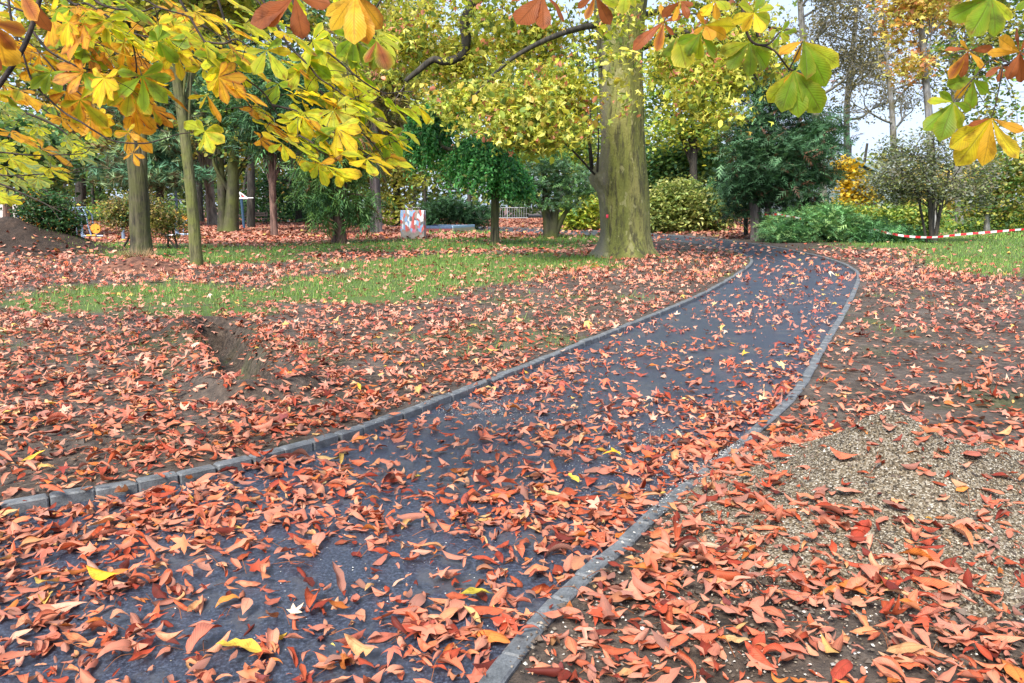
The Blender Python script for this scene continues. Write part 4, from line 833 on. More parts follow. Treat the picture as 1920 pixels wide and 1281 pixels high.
tree('ash_tree', 'sparse olive tree with dark limbs behind the right hanging leaves', 'tree', [[(1800, 428, 14), (1796, 320, 13), (1790, 200, 11), (1785, 80, 9), (1780, -60, 6)]], [(1820, 120, 90, 70), (1870, 220, 70, 60), (1800, 30, 90, 60), (1900, 60, 70, 80), (1860, -60, 120, 60)], T_ROUND, .24, OL + MG[:3], 420, 14, .55, 'pale', D=42, gap=.42, nlimb=60, lo=.4)
tree('maple_tree', 'yellow leaved maple behind the dark conifer on its left', 'tree', [[(1300, 424, 16), (1300, 320, 14), (1302, 180, 10)]], [(1260, 230, 70, 50), (1340, 240, 50, 46), (1300, 140, 90, 60), (1240, 150, 50, 60)], T_ROUND, .26, YG + MG[:2], 280, 18, .5, 'dark', D=47, gap=.36)
tree('maple_tree', 'green and yellow tree in the gap between weeping tree and plane', 'tree', [[(1060, 426, 14), (1060, 320, 12), (1062, 200, 9)]], [(1060, 300, 60, 40), (1000, 280, 60, 40), (1090, 240, 60, 60), (960, 300, 40, 40)], T_ROUND, .26, MG + YG[:3], 260, 18, .5, 'dark', D=50, gap=.32)

# ------------------------------------------------------------------ chestnut branches hanging in front
def leaflet_mesh(mb, hub, tip, nrm, wr, ca, cb_, cup=.25, bend=.15, wave=.06, nu=4, nv=9, patch=0.0, pcol=(.25, .07, .02)):
    """one obovate leaflet from hub to tip; ca main colour, cb_ margin colour"""
    hub, tip = np.asarray(hub), np.asarray(tip); d = tip - hub; L = np.linalg.norm(d); y = d / L; z = unit(nrm - y * np.dot(nrm, y)); x = np.cross(y, z)
    U, V = np.meshgrid(np.linspace(-1, 1, nu + 1), np.linspace(0, 1, nv + 1)); U = U.ravel(); V = V.ravel()
    # narrow at the base, widest near two thirds, pointed at the end
    pr = np.interp(V, [0, .08, .2, .35, .5, .62, .74, .84, .92, .97, 1], [.03, .10, .28, .54, .80, .96, 1.0, .86, .52, .22, .0])
    pr = pr * (1 + .045 * np.where((V * nv).round() % 2 == 0, 1, -1) * (np.abs(U) > .9))
    s = U * pr * L * wr * .5; h = cup * np.abs(s) + bend * L * 4 * V * (V - 1) * -1 * .5 + wave * L * np.abs(U) * np.sin(V * 9 + rng.random() * 6) * pr * .5
    P = hub + y * (V * L)[:, None] + x * s[:, None] + z * h[:, None]
    e = (np.abs(U) ** 2.2 * .85)[:, None]; tipk = np.clip((V - .75) * 3, 0, 1)[:, None] * .5
    C = np.asarray(ca) * (1 - np.maximum(e, tipk)) + np.asarray(cb_) * np.maximum(e, tipk)
    if patch: 
        pn = noise3(np.stack([U * 1.3 + rng.random() * 9, V * 4, 0 * U], 1), 1.1)[:, None]; k = np.clip((pn - (1 - patch)) * 5, 0, 1); C = C * (1 - k) + np.asarray(pcol) * k
    C = C * np.exp(rng.normal(0, .05, (len(C), 1)))
    i = np.arange(len(U)).reshape(nv + 1, nu + 1); f = np.stack([i[:-1, :-1], i[:-1, 1:], i[1:, 1:], i[1:, :-1]], -1).reshape(-1, 4)
    mb.add(P, f, C, np.stack([U, V, 0 * V], 1))
CG, CY_, COR, CRB, CLG, CBG = (.18, .32, .015), (.80, .68, .03), (.82, .42, .035), (.40, .12, .035), (.52, .62, .04), (.17, .36, .18)
CGY, CYO = (.38, .48, .02), (.82, .50, .03)
def chestnut(label): 
    r = thing('chestnut_branch', At(960, 300, 2.5), label, 'tree branch'); return r
def twig(mb, L, D, r0, r1, n=6):
    """pixel polyline at a distance (a number, or one per point)"""
    Ds = np.broadcast_to(np.asarray(D, float), (len(L),)); P = catmull([At(a, b_, d_) for (a, b_), d_ in zip(L, Ds)], n); tube(mb, P, np.linspace(r0, r1, len(P)), 6); return P
def fan(parent, stem, hub, tips, D, cols, wr=.44, dz=.0, stalk=None, patch=.16):
    """a palmate leaf: hub and leaflet tips read off the photo, at distance D; tips reach a little towards or away"""
    mb = MB(); h = At(*hub, D); nrm = np.array([0, -1, .25])
    for k, q in enumerate(tips):
        col = cols[k % len(cols)]; dd = D + rng.normal(dz, .03); t = At(q[0], q[1], dd); ca, ce = col
        n_ = unit(nrm + rng.normal(0, .25, 3)); leaflet_mesh(mb, h, t, n_, wr * .9 * rng.uniform(.9, 1.08) * (q[2] if len(q) > 2 else 1), np.array(ca) * rng.uniform(.85, 1.1), ce, cup=rng.uniform(-.3, .3), bend=rng.uniform(-.12, .2), nu=6, nv=12, patch=patch)
    if stalk is not None: tube(stem, catmull([At(*stalk, D), (At(*stalk, D) + h) / 2 + np.array([0, 0, .01]), h], 4), .0016, 5)
    return mb
G2, Y2, O2, R2_, GO, YR = (CG, (.30, .33, .02)), (CY_, (.68, .46, .04)), (COR, (.66, .36, .05)), (CRB, (.30, .09, .03)), (CGY, (.60, .50, .04)), (CYO, (.45, .14, .03))

# right corner branch
br = chestnut('chestnut branch in the top right corner with green, rust and one big yellow hanging leaf'); tw = MB(); Ls = []
twig(tw, [(2060, -40), (1980, 40), (1930, 90), (1895, 118), (1880, 123)], 2.2, .006, .003); twig(tw, [(1880, 123), (1876, 150), (1868, 190), (1859, 221)], 2.2, .0022, .0014); twig(tw, [(1895, 118), (1860, 112), (1840, 130), (1824, 148)], 2.25, .002, .0014); twig(tw, [(1980, 40), (1910, -10), (1857, -8)], [2.2, 2.05, 1.97], .004, .002); twig(tw, [(1824, 148), (1800, 175), (1787, 192)], 2.3, .0018, .0013); twig(tw, [(1890, 118), (1850, 92), (1818, 96)], 2.3, .0022, .0013)
Ls += [fan(br, tw, (1859, 221), [(1779, 277, 1.05), (1792, 312), (1842, 312), (1910, 298, 1.1), (1921, 246, .6), (1815, 236, .55)], 2.2, [Y2, Y2, (CYO, (.66, .42, .04)), Y2, O2, R2_], .46),
       fan(br, tw, (1787, 192), [(1731, 245), (1762, 266), (1803, 242), (1822, 205), (1738, 190), (1760, 172, .8)], 2.3, [G2, G2, GO, G2, GO, G2], .5),
       fan(br, tw, (1824, 148), [(1774, 162), (1790, 186, .8), (1817, 207), (1852, 174), (1836, 122, .8)], 2.35, [G2, O2, G2, G2, G2], .5),
       fan(br, tw, (1816, 95), [(1770, 95), (1779, 149), (1802, 146), (1848, 128), (1862, 90), (1800, 75, .7)], 2.3, [R2_, (CRB, COR), R2_, O2, R2_, O2], .40),
       fan(br, tw, (1912, 98), [(1888, 150), (1915, 155), (1872, 70), (1935, 60), (1850, 100, .7), (1946, 130), (1905, 52)], 2.15, [R2_, R2_, O2, R2_, O2, R2_], .46),
       fan(br, tw, (1879, 123), [(1848, 145, .8), (1862, 112, .8), (1900, 135), (1870, 155, .7)], 2.25, [R2_, O2, R2_, R2_], .45),
       fan(br, tw, (1857, -6), [(1778, 36), (1817, 70), (1865, 70), (1899, 36), (1790, -20)], 1.95, [G2, G2, G2, GO, G2], .5),
       fan(br, tw, (1935, -8), [(1905, 20), (1925, 45), (1960, 50)], 2.0, [G2, GO, G2], .5)]
tw.build('twig', M_BARK['twig'], br)
for q in Ls: q.build('leaf', M_CHEST, br)

# centre right branch
br = chestnut('chestnut branch hanging at the top centre right with green and orange leaf fans'); tw = MB(); Ls = []
twig(tw, [(1380, -80), (1390, -20), (1393, 20), (1396, 48), (1407, 75), (1422, 84), (1442, 82), (1462, 60)], 2.0, .0045, .0022); twig(tw, [(1422, 84), (1438, 88), (1455, 98), (1470, 118), (1480, 130), (1488, 132)], 2.0, .0028, .0018)
twig(tw, [(1384, -40), (1372, -10), (1360, 5), (1340, 20), (1318, 30), (1300, 26), (1255, 30), (1245, 41)], [2.0, 2.03, 2.06, 2.08, 2.1, 2.1, 2.1, 2.1], .003, .0015); twig(tw, [(1480, 130), (1495, 100), (1505, 77)], 2.0, .002, .0014); twig(tw, [(1382, -70), (1383, -60), (1340, -66), (1200, -70), (1100, -60), (1020, -30)], [2.0, 2.0, 1.85, 1.7, 1.65, 1.6], .005, .003); twig(tw, [(1150, -66), (1116, -10)], 1.68, .002, .0015); twig(tw, [(1060, -46), (1018, -12)], 1.62, .002, .0015)
Ls += [fan(br, tw, (1488, 132), [(1440, 193), (1465, 211), (1497, 221), (1540, 212, 1.1), (1541, 190, .9), (1470, 160, .6), (1490, 160, .5)], 2.0, [GO, G2, G2, G2, YR, YR, R2_], .5, patch=.12),
       fan(br, tw, (1505, 77), [(1460, 102, .8), (1512, 150), (1549, 163), (1574, 124, 1.1), (1535, 103, .7), (1490, 118, .7)], 2.0, [O2, G2, G2, GO, O2, O2], .5),
       fan(br, tw, (1405, 80), [(1364, 130), (1404, 144), (1437, 128), (1350, 100), (1448, 95, .8)], 2.05, [G2, G2, G2, GO, G2], .52),
       fan(br, tw, (1314, 62), [(1288, 105), (1310, 112), (1344, 108), (1270, 80), (1350, 80)], 2.1, [G2, GO, G2, G2, GO], .52), fan(br, tw, (1322, 48), [(1300, 64, .8), (1334, 76), (1362, 70), (1380, 50), (1310, 22)], 2.0, [O2, O2, (CYO, COR), Y2, O2], .5),
       fan(br, tw, (1414, 24), [(1445, 40), (1452, 15), (1428, 62), (1392, 60), (1372, 40), (1385, 8), (1430, -10)], 1.95, [GO, GO, Y2, (CYO, CY_), Y2, GO, G2], .5), fan(br, tw, (1464, 62), [(1480, 38, .8), (1494, 60), (1478, 78), (1450, 92, .8)], 2.05, [G2, G2, GO, G2], .5),
       fan(br, tw, (1245, 41), [(1186, 95), (1210, 75, .7), (1231, 97), (1264, 66), (1278, 30), (1238, 8, .8)], 2.1, [R2_, O2, (CRB, COR), R2_, R2_, O2], .42), fan(br, tw, (1268, 70), [(1244, 108), (1262, 122), (1286, 128), (1290, 96)], 2.15, [G2, G2, GO, G2], .5),
       fan(br, tw, (1018, -12), [(969, 46, 1.05), (1019, 56), (1058, 42, .8), (950, -10)], 1.6, [R2_, (CRB, (.42, .13, .04)), R2_, R2_], .5), fan(br, tw, (1116, -10), [(1083, 16), (1098, 37), (1145, 47), (1160, 10)], 1.7, [R2_, (CRB, COR), R2_, GO], .42), fan(br, tw, (1172, -30), [(1168, 28), (1190, 15), (1148, 14)], 1.75, [GO, GO, G2], .45),
       fan(br, tw, (1276, 2), [(1240, 32), (1262, 40), (1290, 36), (1300, 10), (1255, -12)], 2.0, [R2_, O2, R2_, R2_, O2], .45), fan(br, tw, (1340, 2), [(1315, 30), (1345, 38), (1365, 20), (1330, -25)], 2.0, [Y2, O2, GO, Y2], .5)]
tw.build('twig', M_BARK['twig'], br)
for q in Ls: q.build('leaf', M_CHEST, br)

# left branch
br = chestnut('big chestnut branch across the top left with streaming yellow, orange and green leaves'); tw = MB(); Ls = []
T = []
T.append((twig(tw, [(-80, 300), (-30, 200), (0, 158), (38, 100), (58, 55), (74, 0), (90, -80)], 1.35, .0050, .0042), 1.35, 'o', 0))
TW = [([(12, -30), (22, 40), (35, 80), (43, 100), (59, 149), (81, 176), (122, 212), (152, 229), (180, 247), (215, 265), (269, 269), (305, 261), (339, 251), (383, 247)], [2.7] * 7 + [2.6] * 7, 'o', 2),
      ([(59, 56), (86, 90), (108, 106), (144, 124), (180, 133), (233, 143), (262, 158)], 2.7, 'o', 10), ([(100, -30), (136, 7), (162, 7), (188, 22), (224, 47), (246, 75), (255, 115), (257, 140), (269, 172), (275, 205)], 2.6, 'o', 15),
      ([(150, -40), (180, 2), (215, 16), (246, 19), (269, 21), (291, 14), (320, 20)], 2.6, 'g', 9), ([(300, -60), (337, 0), (357, 34), (384, 79), (409, 108), (438, 131), (459, 147), (492, 172), (510, 197), (530, 228), (565, 254), (603, 286), (640, 300)], 2.75, 'y', 24),
      ([(384, 79), (420, 82), (442, 74), (470, 90), (500, 112)], 2.75, 'o', 5), ([(400, -30), (427, 59), (438, 100), (452, 152), (454, 170), (463, 190), (486, 225)], 2.95, 'y', 3), ([(470, -40), (517, 43), (540, 84), (562, 106), (581, 126), (599, 147), (619, 160), (637, 173), (662, 189), (683, 198), (706, 226)], 2.9, 'l', 24),
      ([(540, -20), (578, 74), (606, 92), (639, 118), (669, 144), (701, 166), (725, 175), (755, 172), (775, 172)], 3.0, 'l', 15), ([(510, 197), (560, 210), (600, 232), (640, 258), (690, 290), (715, 305)], 2.7, 'y', 20), ([(600, 170), (640, 215), (680, 250), (718, 290)], 2.85, 'y', 12), ([(560, 254), (585, 268), (600, 285), (625, 292)], 2.6, 'l', 4),
      ([(-40, -10), (40, 20), (110, 40), (160, 70), (205, 90), (240, 110)], 2.8, 'o', 13), ([(200, -50), (290, 10), (350, 30), (400, 60), (450, 96)], 3.1, 'y', 14), ([(420, -60), (480, 0), (520, 40), (560, 60)], 3.1, 'l', 9), ([(-60, 120), (0, 150), (60, 190), (110, 226), (150, 258)], 3.0, 'o', 9), ([(-60, 30), (20, 60), (70, 95), (120, 150), (170, 190), (215, 212)], 2.9, 'o', 13),
      ([(60, -50), (120, -5), (190, 40), (260, 66), (330, 80), (350, 105)], 3.1, 'y', 15), ([(-60, 330), (0, 345), (40, 362), (80, 380), (115, 398)], 2.9, 'l', 10), ([(-60, 290), (0, 286), (54, 291), (90, 291), (154, 288), (169, 277)], 3.2, 'y', 9), ([(-60, 300), (0, 328), (90, 326), (150, 322)], 3.3, 'y', 6), ([(600, -60), (650, 20), (690, 60), (720, 92)], 3.0, 'l', 6)]
PALS = {'o': [(COR, (.62, .44, .04)), (CYO, (.62, .28, .04)), (COR, CRB), (CY_, COR), (CGY, CYO), (CG, CGY)], 'g': [(CG, CGY), (CGY, CY_)], 'y': [(CY_, CYO), (CGY, CY_), (CLG, CY_), (CYO, CRB), (CY_, (.60, .36, .04)), (CG, CGY), (CLG, CY_)], 'l': [(CLG, (.64, .56, .06)), (CGY, CY_), (CLG, (.66, .58, .08)), (CY_, CYO), (CG, CGY)], 'b': [(CBG, (.50, .48, .08)), ((.20, .34, .10), (.52, .50, .07)), ((.12, .24, .06), CGY), (CGY, CY_)]}
def palmate(hub, dirn, nrm, L, pal, nleaf=None, nu=4, nv=8, spread=1.9):
    mb = MB(); nl = nleaf or int(rng.integers(5, 8)); dirn = unit(dirn - nrm * np.dot(dirn, nrm)); sd_ = np.cross(nrm, dirn); pc = pal[rng.integers(len(pal))]
    for k in range(nl):
        t = (k / (nl - 1) - .5) * 2; a = t * spread * rng.uniform(.85, 1.1); l = L * (1 - .38 * abs(t)) * rng.uniform(.9, 1.1); d = dirn * math.cos(a) + sd_ * math.sin(a) - nrm * rng.uniform(-.05, .16)
        if rng.random() < .25: pc = pal[rng.integers(len(pal))]
        leaflet_mesh(mb, hub, hub + unit(d) * l, nrm + rng.normal(0, .13, 3), rng.uniform(.36, .46), np.array(pc[0]) * np.exp(rng.normal(0, .14)), pc[1], cup=rng.uniform(-.2, .45), bend=rng.uniform(-.12, .15), nu=nu, nv=nv, patch=.26 if rng.random() < .55 else 0)
    return mb
far_leaves = MB(); small = []
tube(tw, [At(90, -80, 1.35), At(96, -60, 2.0), At(100, -30, 2.6)], [.0042, .004, .0034], 6)
for L, D, pk, cnt in TW:
    P = twig(tw, L, D, .0046, .0016); k0 = int(len(P) * .2)
    for j in range(int(cnt * (1.1 if pk == 'o' else .9))):
        p = P[k0 + min(len(P) - k0 - 1, int((len(P) - k0 - 1) * (j + .5) / (cnt * 1.1 if pk == 'o' else cnt * .9)))]; q = p + np.array([rng.normal(0, .06), rng.normal(0, .15), rng.normal(-.02, .05)])
        tube(tw, catmull([p, (p + q) / 2 + np.array([0, 0, .012]), q], 3), .0011, 4)
        flat_ = rng.random() < .76
        nrm = unit(np.array([.50, rng.normal(-.08, .15), .80]) + rng.normal(0, .10, 3)) if flat_ else unit(np.array([rng.normal(0, .4), -1, rng.normal(.2, .3)]))
        dr = unit(np.array([.8, rng.normal(-.1, .8), -.5])) if flat_ else unit(np.array([rng.normal(.3, .5), 0, -1]))
        qx, qy = proj(q)
        if (qx > 745 and qy > 200) or qy > 322 + .0 * qx or (qx > 690 and qy > 300) or (qx > 100 and qx < 480 and qy > 275) or (300 < qx < 470 and qy > 190) or (not flat_ and qy > 255): continue
        small.append((rng.uniform(.10, .15), palmate(q, dr, nrm, rng.uniform(.085, .128), PALS[pk])))
Ls += [fan(br, tw, (384, 247), [(345, 228), (368, 225), (418, 240, .9), (422, 268), (400, 288), (372, 282), (362, 250)], 2.5, [(CLG, CGY), GO, (CGY, CY_), (CGY, CYO), (CLG, CY_), (CLG, CY_)], .46), fan(br, tw, (250, 288), [(232, 300, .8), (262, 312), (272, 296), (240, 276, .8), (262, 272, .8)], 2.6, [O2, (CYO, CRB), O2], .46), fan(br, tw, (240, 248), [(215, 252), (244, 268), (262, 262), (232, 235), (252, 232)], 2.6, [O2, Y2, O2], .5),
       fan(br, tw, (296, 77), [(281, 57), (314, 60, 1.1), (334, 118, .9), (306, 108, .9), (278, 70), (300, 45, .8)], 2.4, [G2, G2, G2, (CG, CGY)], .62), fan(br, tw, (398, 153), [(385, 147), (393, 140), (390, 165), (414, 170)], 2.7, [O2, Y2, Y2, (CGY, CY_)], .55), fan(br, tw, (388, 178), [(352, 184, .5), (402, 218, .5), (414, 230, .6), (374, 205, .5)], 2.7, [Y2, (CYO, CY_), O2], .40),
       fan(br, tw, (552, -8), [(469, 44, 1.1), (494, 48, .9), (568, 74), (620, 8)], 1.55, [R2_, (CRB, (.40, .13, .04)), R2_, R2_], .5), fan(br, tw, (668, -12), [(620, 58, .8), (665, 84), (690, 84), (717, 54), (610, 30, .8)], 1.75, [(CYO, (.68, .44, .05)), (CYO, (.70, .48, .06)), O2, (COR, CRB)], .46), fan(br, tw, (706, 77), [(684, 118), (700, 134, .9), (728, 132), (720, 108)], 1.9, [(CRB, CGY), (CG, CRB), (CRB, CGY)], .46), fan(br, tw, (-20, 40), [(30, 95), (12, 125), (-10, 140), (50, 60)], 1.1, [(CRB, COR), O2, R2_], .5), fan(br, tw, (40, -20), [(95, 60), (70, 40)], 1.15, [R2_, (CRB, COR)], .36),
       fan(br, tw, (597, 308), [(563, 315), (585, 335), (614, 350, .9), (628, 300, .9), (618, 336, .8)], 2.55, [(CLG, CGY), (CLG, CGY), (CLG, CY_), (CYO, CRB)], .5), fan(br, tw, (630, 316), [(616, 334), (640, 352), (660, 338), (680, 330)], 2.6, [(CY_, CYO), (CY_, CLG), (CLG, CY_)], .48), fan(br, tw, (529, 269), [(503, 284), (536, 304), (490, 248, .6), (555, 298, .6)], 2.6, [(CLG, CGY), (CLG, CY_), Y2, Y2], .5)]
small.sort(key=lambda a: -a[0]); nfan = len(Ls)
for q in Ls: q.build('leaf', M_CHEST, br)
for k, (_, q) in enumerate(small):
    if k < 98 - nfan: q.build('leaf', M_CHEST, br)
    else:
        for v_, c_, u_ in zip(q.v, q.c, q.u): pass
        off = far_leaves.n; far_leaves.v += q.v; far_leaves.c += q.c; far_leaves.u += q.u; far_leaves.q += [f_ + off for f_ in q.q]; far_leaves.n += q.n
for _ in range(45):      # the deeper layer of the same branch
    px, py = rng.uniform(-40, 640), rng.uniform(-60, 200)
    if py > 60 + .55 * (640 - px) or (270 < px < 500 and py > 80): continue
    D = rng.uniform(3.4, 4.8); h = At(px, py, D); pk = 'o' if px < 330 else ('y' if rng.random() < .5 else 'l'); nrm = unit(np.array([.45, rng.normal(0, .3), .8]))
    q = palmate(h, np.array([.8, rng.normal(0, .8), -.5]), nrm, rng.uniform(.12, .17), PALS[pk], nu=2, nv=6); off = far_leaves.n; far_leaves.v += q.v; far_leaves.c += q.c; far_leaves.u += q.u; far_leaves.q += [f_ + off for f_ in q.q]; far_leaves.n += q.n
tag(far_leaves.build('foliage', M_CHEST, br), kind='stuff')
tw.build('twig', M_BARK['twig'], br)

# second chestnut, farther, at the left edge
starts = []
br = thing('chestnut_branch', At(-100, 260, 7.5), 'lower chestnut branch at the left edge with blue green leaves edged yellow', 'tree branch'); tw = MB(); fo = MB()
for L in ([(-160, 240), (-40, 200), (40, 210), (110, 240), (150, 280)], [(-160, 280), (-40, 250), (60, 270), (130, 310)], [(-160, 330), (-60, 300), (30, 330), (90, 360)], [(-160, 200), (-60, 180), (20, 186), (80, 200)], [(-160, 330), (-60, 335), (0, 352), (45, 375)]):
    P = twig(tw, L, rng.uniform(6.0, 8.0), .016, .005); starts.append(P[0])
    for j in range(24):
        p = P[rng.integers(len(P) // 4, len(P))] + rng.normal(0, 1, 3) * np.array([.28, .5, .14]); qx, qy = proj(p)
        if (qx > 75 and qy > 310) or qx > 190 or qy > 385: continue
        pk = 'b' if p[2] > 1.45 or rng.random() < .4 else 'l'
        q = palmate(p, np.array([.7, rng.normal(0, .8), -.5]), unit(np.array([.45, rng.normal(-.25, .3), .8])), rng.uniform(.11, .16), PALS[pk], nu=2, nv=5); off = fo.n; fo.v += q.v; fo.c += q.c; fo.u += q.u; fo.q += [f_ + off for f_ in q.q]; fo.n += q.n
starts.sort(key=lambda p: p[2]); [tube(tw, [a, b_], [.016, .016], 6) for a, b_ in zip(starts[:-1], starts[1:])]
fo.build('foliage', M_CHEST, br); tw.build('twig', M_BARK['twig'], br)

# ------------------------------------------------------------------ park furniture
MST = plain('blue_grey_steel', (.22, .30, .44), .4, .2); MORG = plain('orange_plastic', (.75, .30, .03), .4); MYEL = plain('yellow_plastic', (.75, .48, .06), .45); MBLU = plain('dark_blue_paint', (.03, .07, .13), .4); MWHT = plain('white_paint', (.75, .77, .8), .4); MRED = plain('red_paint_sign', (.6, .06, .05), .4); MDARK = plain('dark_metal', (.03, .03, .035), .5)
WOOD = plain('weathered_wood', (.26, .18, .15), .7, 0, .35, 20)
def part(name, mat, par, fn, smooth=False):
    mb = MB(); fn(mb); return mb.build(name, mat, par, smooth=smooth)
def ppt(px, py, D): return At(px, py, D)
# exercise machine with frame, seat disc
D = G(156, 456)[1]; s = D / F; g = At(157, 456, D); ex = thing('exercise_machine', (g[0], D, 0), 'blue grey steel exercise frame with yellow foot and orange seat disc', 'exercise machine', 'outdoor gym machines'); X0, Y0 = g[0], D
part('post', MST, ex, lambda m_: m_.bar([X0, Y0, 0], [X0 - .06, Y0, 1.28], .055, 10)); part('cap', MYEL, ex, lambda m_: tube(m_, [[X0 - .06, Y0, 1.28], [X0 - .06, Y0, 1.31], [X0 - .06, Y0, 1.36]], [.075, .07, .01], 10, cap=True)); part('base_cover', MYEL, ex, lambda m_: tube(m_, [[X0, Y0, .0], [X0, Y0, .05], [X0, Y0, .11]], [.22, .19, .06], 14, cap=True))
part('top_bar', MST, ex, lambda m_: m_.bar([X0 - .26, Y0, 1.22], [X0 + .18, Y0, 1.22], .03, 8))
for sx_, dy in ((-1, -.18), (-1, .25), (1, -.05), (1, .3)):
    part('frame_bar', MST, ex, lambda m_: tube(m_, catmull([[X0 - .06 + .12 * sx_, Y0 + dy * .3, 1.2], [X0 - .06 + .26 * sx_, Y0 + dy, .98], [X0 - .04 + .27 * sx_, Y0 + dy, .6], [X0 - .02 + .34 * sx_, Y0 + dy, .26]], 4), .026, 8))
part('cross_bar', MST, ex, lambda m_: m_.bar([X0 - .32, Y0 - .05, .97], [X0 + .22, Y0 - .05, .97], .02, 8))
for sx_ in (-1, 1): part('foot_plate', MYEL, ex, lambda m_: m_.box([X0 + .36 * sx_ - .06, Y0, .27], (.34, .14, .04), bev=.012))
SX = At(180, 430, D); part('seat', MORG, ex, lambda m_: tube(m_, [[SX[0], Y0 - .04, .50], [SX[0], Y0 + .03, .50]], [.17, .17], 18, cap=True)); part('seat_stem', MST, ex, lambda m_: (m_.bar([SX[0] + .05, Y0 + .05, .26], [SX[0] + .05, Y0 + .05, .5], .022), m_.bar([X0, Y0, .25], [SX[0] + .2, Y0 + .05, .25], .03)))
D = G(333, 449)[1]; g = At(333, 449, D); X0, Y0 = g[0], D; ex = thing('exercise_machine', (X0, Y0, 0), 'grey blue double seat exercise machine between the two leaning trunks', 'exercise machine', 'outdoor gym machines')
part('post', MST, ex, lambda m_: m_.bar([X0, Y0, 0], [X0, Y0, 1.0], .07, 10)); part('base_cover', MYEL, ex, lambda m_: tube(m_, [[X0, Y0, 0], [X0, Y0, .05], [X0, Y0, .10]], [.24, .2, .08], 14, cap=True)); part('cap', MYEL, ex, lambda m_: tube(m_, [[X0, Y0, 1.0], [X0, Y0, 1.03], [X0, Y0, 1.06]], [.14, .13, .03], 12, cap=True))
part('foot_bar', MWHT, ex, lambda m_: m_.box([X0 - .12, Y0 - .1, .17], (.5, .06, .05), bev=.01)); part('seat', MORG, ex, lambda m_: m_.box([X0 + .34, Y0, .55], (.34, .3, .05), bev=.02)); part('seat', MORG, ex, lambda m_: tube(m_, [[X0 + .3, Y0 + .1, .78], [X0 + .3, Y0 + .14, .78]], [.13, .13], 16, cap=True))
part('frame_bar', MST, ex, lambda m_: (m_.bar([X0 + .24, Y0, .15], [X0 + .26, Y0, .53], .025), m_.bar([X0 + .24, Y0, .53], [X0 + .44, Y0 + .1, .82], .025), m_.bar([X0, Y0, .2], [X0 + .45, Y0, .2], .03)))
D = 29.0; g = At(232, 452, D); X0, Y0 = g[0], D; ex = thing('exercise_machine', (X0, Y0, 0), 'small grey exercise post with yellow foot half hidden in the brownish bush', 'exercise machine', 'outdoor gym machines')
part('post', MST, ex, lambda m_: m_.bar([X0, Y0, 0], [X0, Y0, 1.1], .06, 10)); part('base_cover', MYEL, ex, lambda m_: tube(m_, [[X0, Y0, 0], [X0, Y0, .05], [X0, Y0, .10]], [.22, .18, .07], 14, cap=True)); part('handle', MST, ex, lambda m_: m_.bar([X0 - .3, Y0, 1.05], [X0 + .3, Y0, 1.05], .02, 8))
# pale cross pole
D = 48.0; g = At(333, 412, D); X0, Y0 = g[0], D; cp_ = thing('goal_post', (X0, Y0, 0), 'pale blue pole with a white cross bar behind the slim mossy trunk', 'pole'); part('pole', MST, cp_, lambda m_: m_.bar([X0, Y0, 0], [X0, Y0, 2.35], .08, 10)); part('cross_bar', MWHT, cp_, lambda m_: m_.bar([X0 - .55, Y0, 1.62], [X0 + .5, Y0, 1.62], .035, 8))
# blue pole with small white and red roof and arm
D = G(458, 431)[1]; g = At(458, 431, D); X0, Y0 = g[0], D; sp_ = thing('sign_pole', (X0, Y0, 0), 'dark blue pole with white and red triangular top and short arm', 'pole'); h = At(456, 372, D)[2]
part('pole', MBLU, sp_, lambda m_: m_.bar([X0, Y0, 0], [X0 - .06, Y0, h], .075, 10)); part('triangle_frame', MWHT, sp_, lambda m_: (m_.bar([X0 - .14, Y0, h + .32], [X0 + .28, Y0, h], .035), m_.bar([X0 - .14, Y0, h + .32], [X0 - .06, Y0, h], .035), m_.bar([X0 - .16, Y0, h], [X0 + .3, Y0, h], .05)))
part('panel', MRED, sp_, lambda m_: m_.box([X0 + .06, Y0 + .01, h + .09], (.18, .02, .12), rz=.0, bev=.004)); part('arm', MWHT, sp_, lambda m_: m_.bar([X0 + .3, Y0, h + .02], [X0 + .58, Y0, h + .02], .025))
# bench
D = G(478, 424)[1]; s = D / F; g = At(478, 424, D); X0, Y0 = g[0], D; be = thing('park_bench', (X0, Y0, 0), 'dark wooden park bench behind the blue pole by the far path', 'bench'); wd = 42 * s
part('seat', WOOD, be, lambda m_: [m_.box([X0, Y0 - .12 + .13 * k, .46], (wd, .10, .04), bev=.008) for k in range(4)]); part('backrest', WOOD, be, lambda m_: [m_.box([X0, Y0 + .42 + .04 * k, .66 + .14 * k], (wd, .035, .11), bev=.008) for k in range(2)])
for sx_ in (-1, 1): part('leg', MDARK, be, lambda m_: (m_.bar([X0 + sx_ * wd * .42, Y0 - .12, 0], [X0 + sx_ * wd * .42, Y0 - .1, .44], .03), m_.bar([X0 + sx_ * wd * .42, Y0 + .42, 0], [X0 + sx_ * wd * .42, Y0 + .44, .86], .03), m_.bar([X0 + sx_ * wd * .42, Y0 - .12, .42], [X0 + sx_ * wd * .42, Y0 + .42, .42], .025), m_.bar([X0 + sx_ * wd * .42, Y0 - .12, .05], [X0 + sx_ * wd * .42, Y0 + .42, .05], .025)))
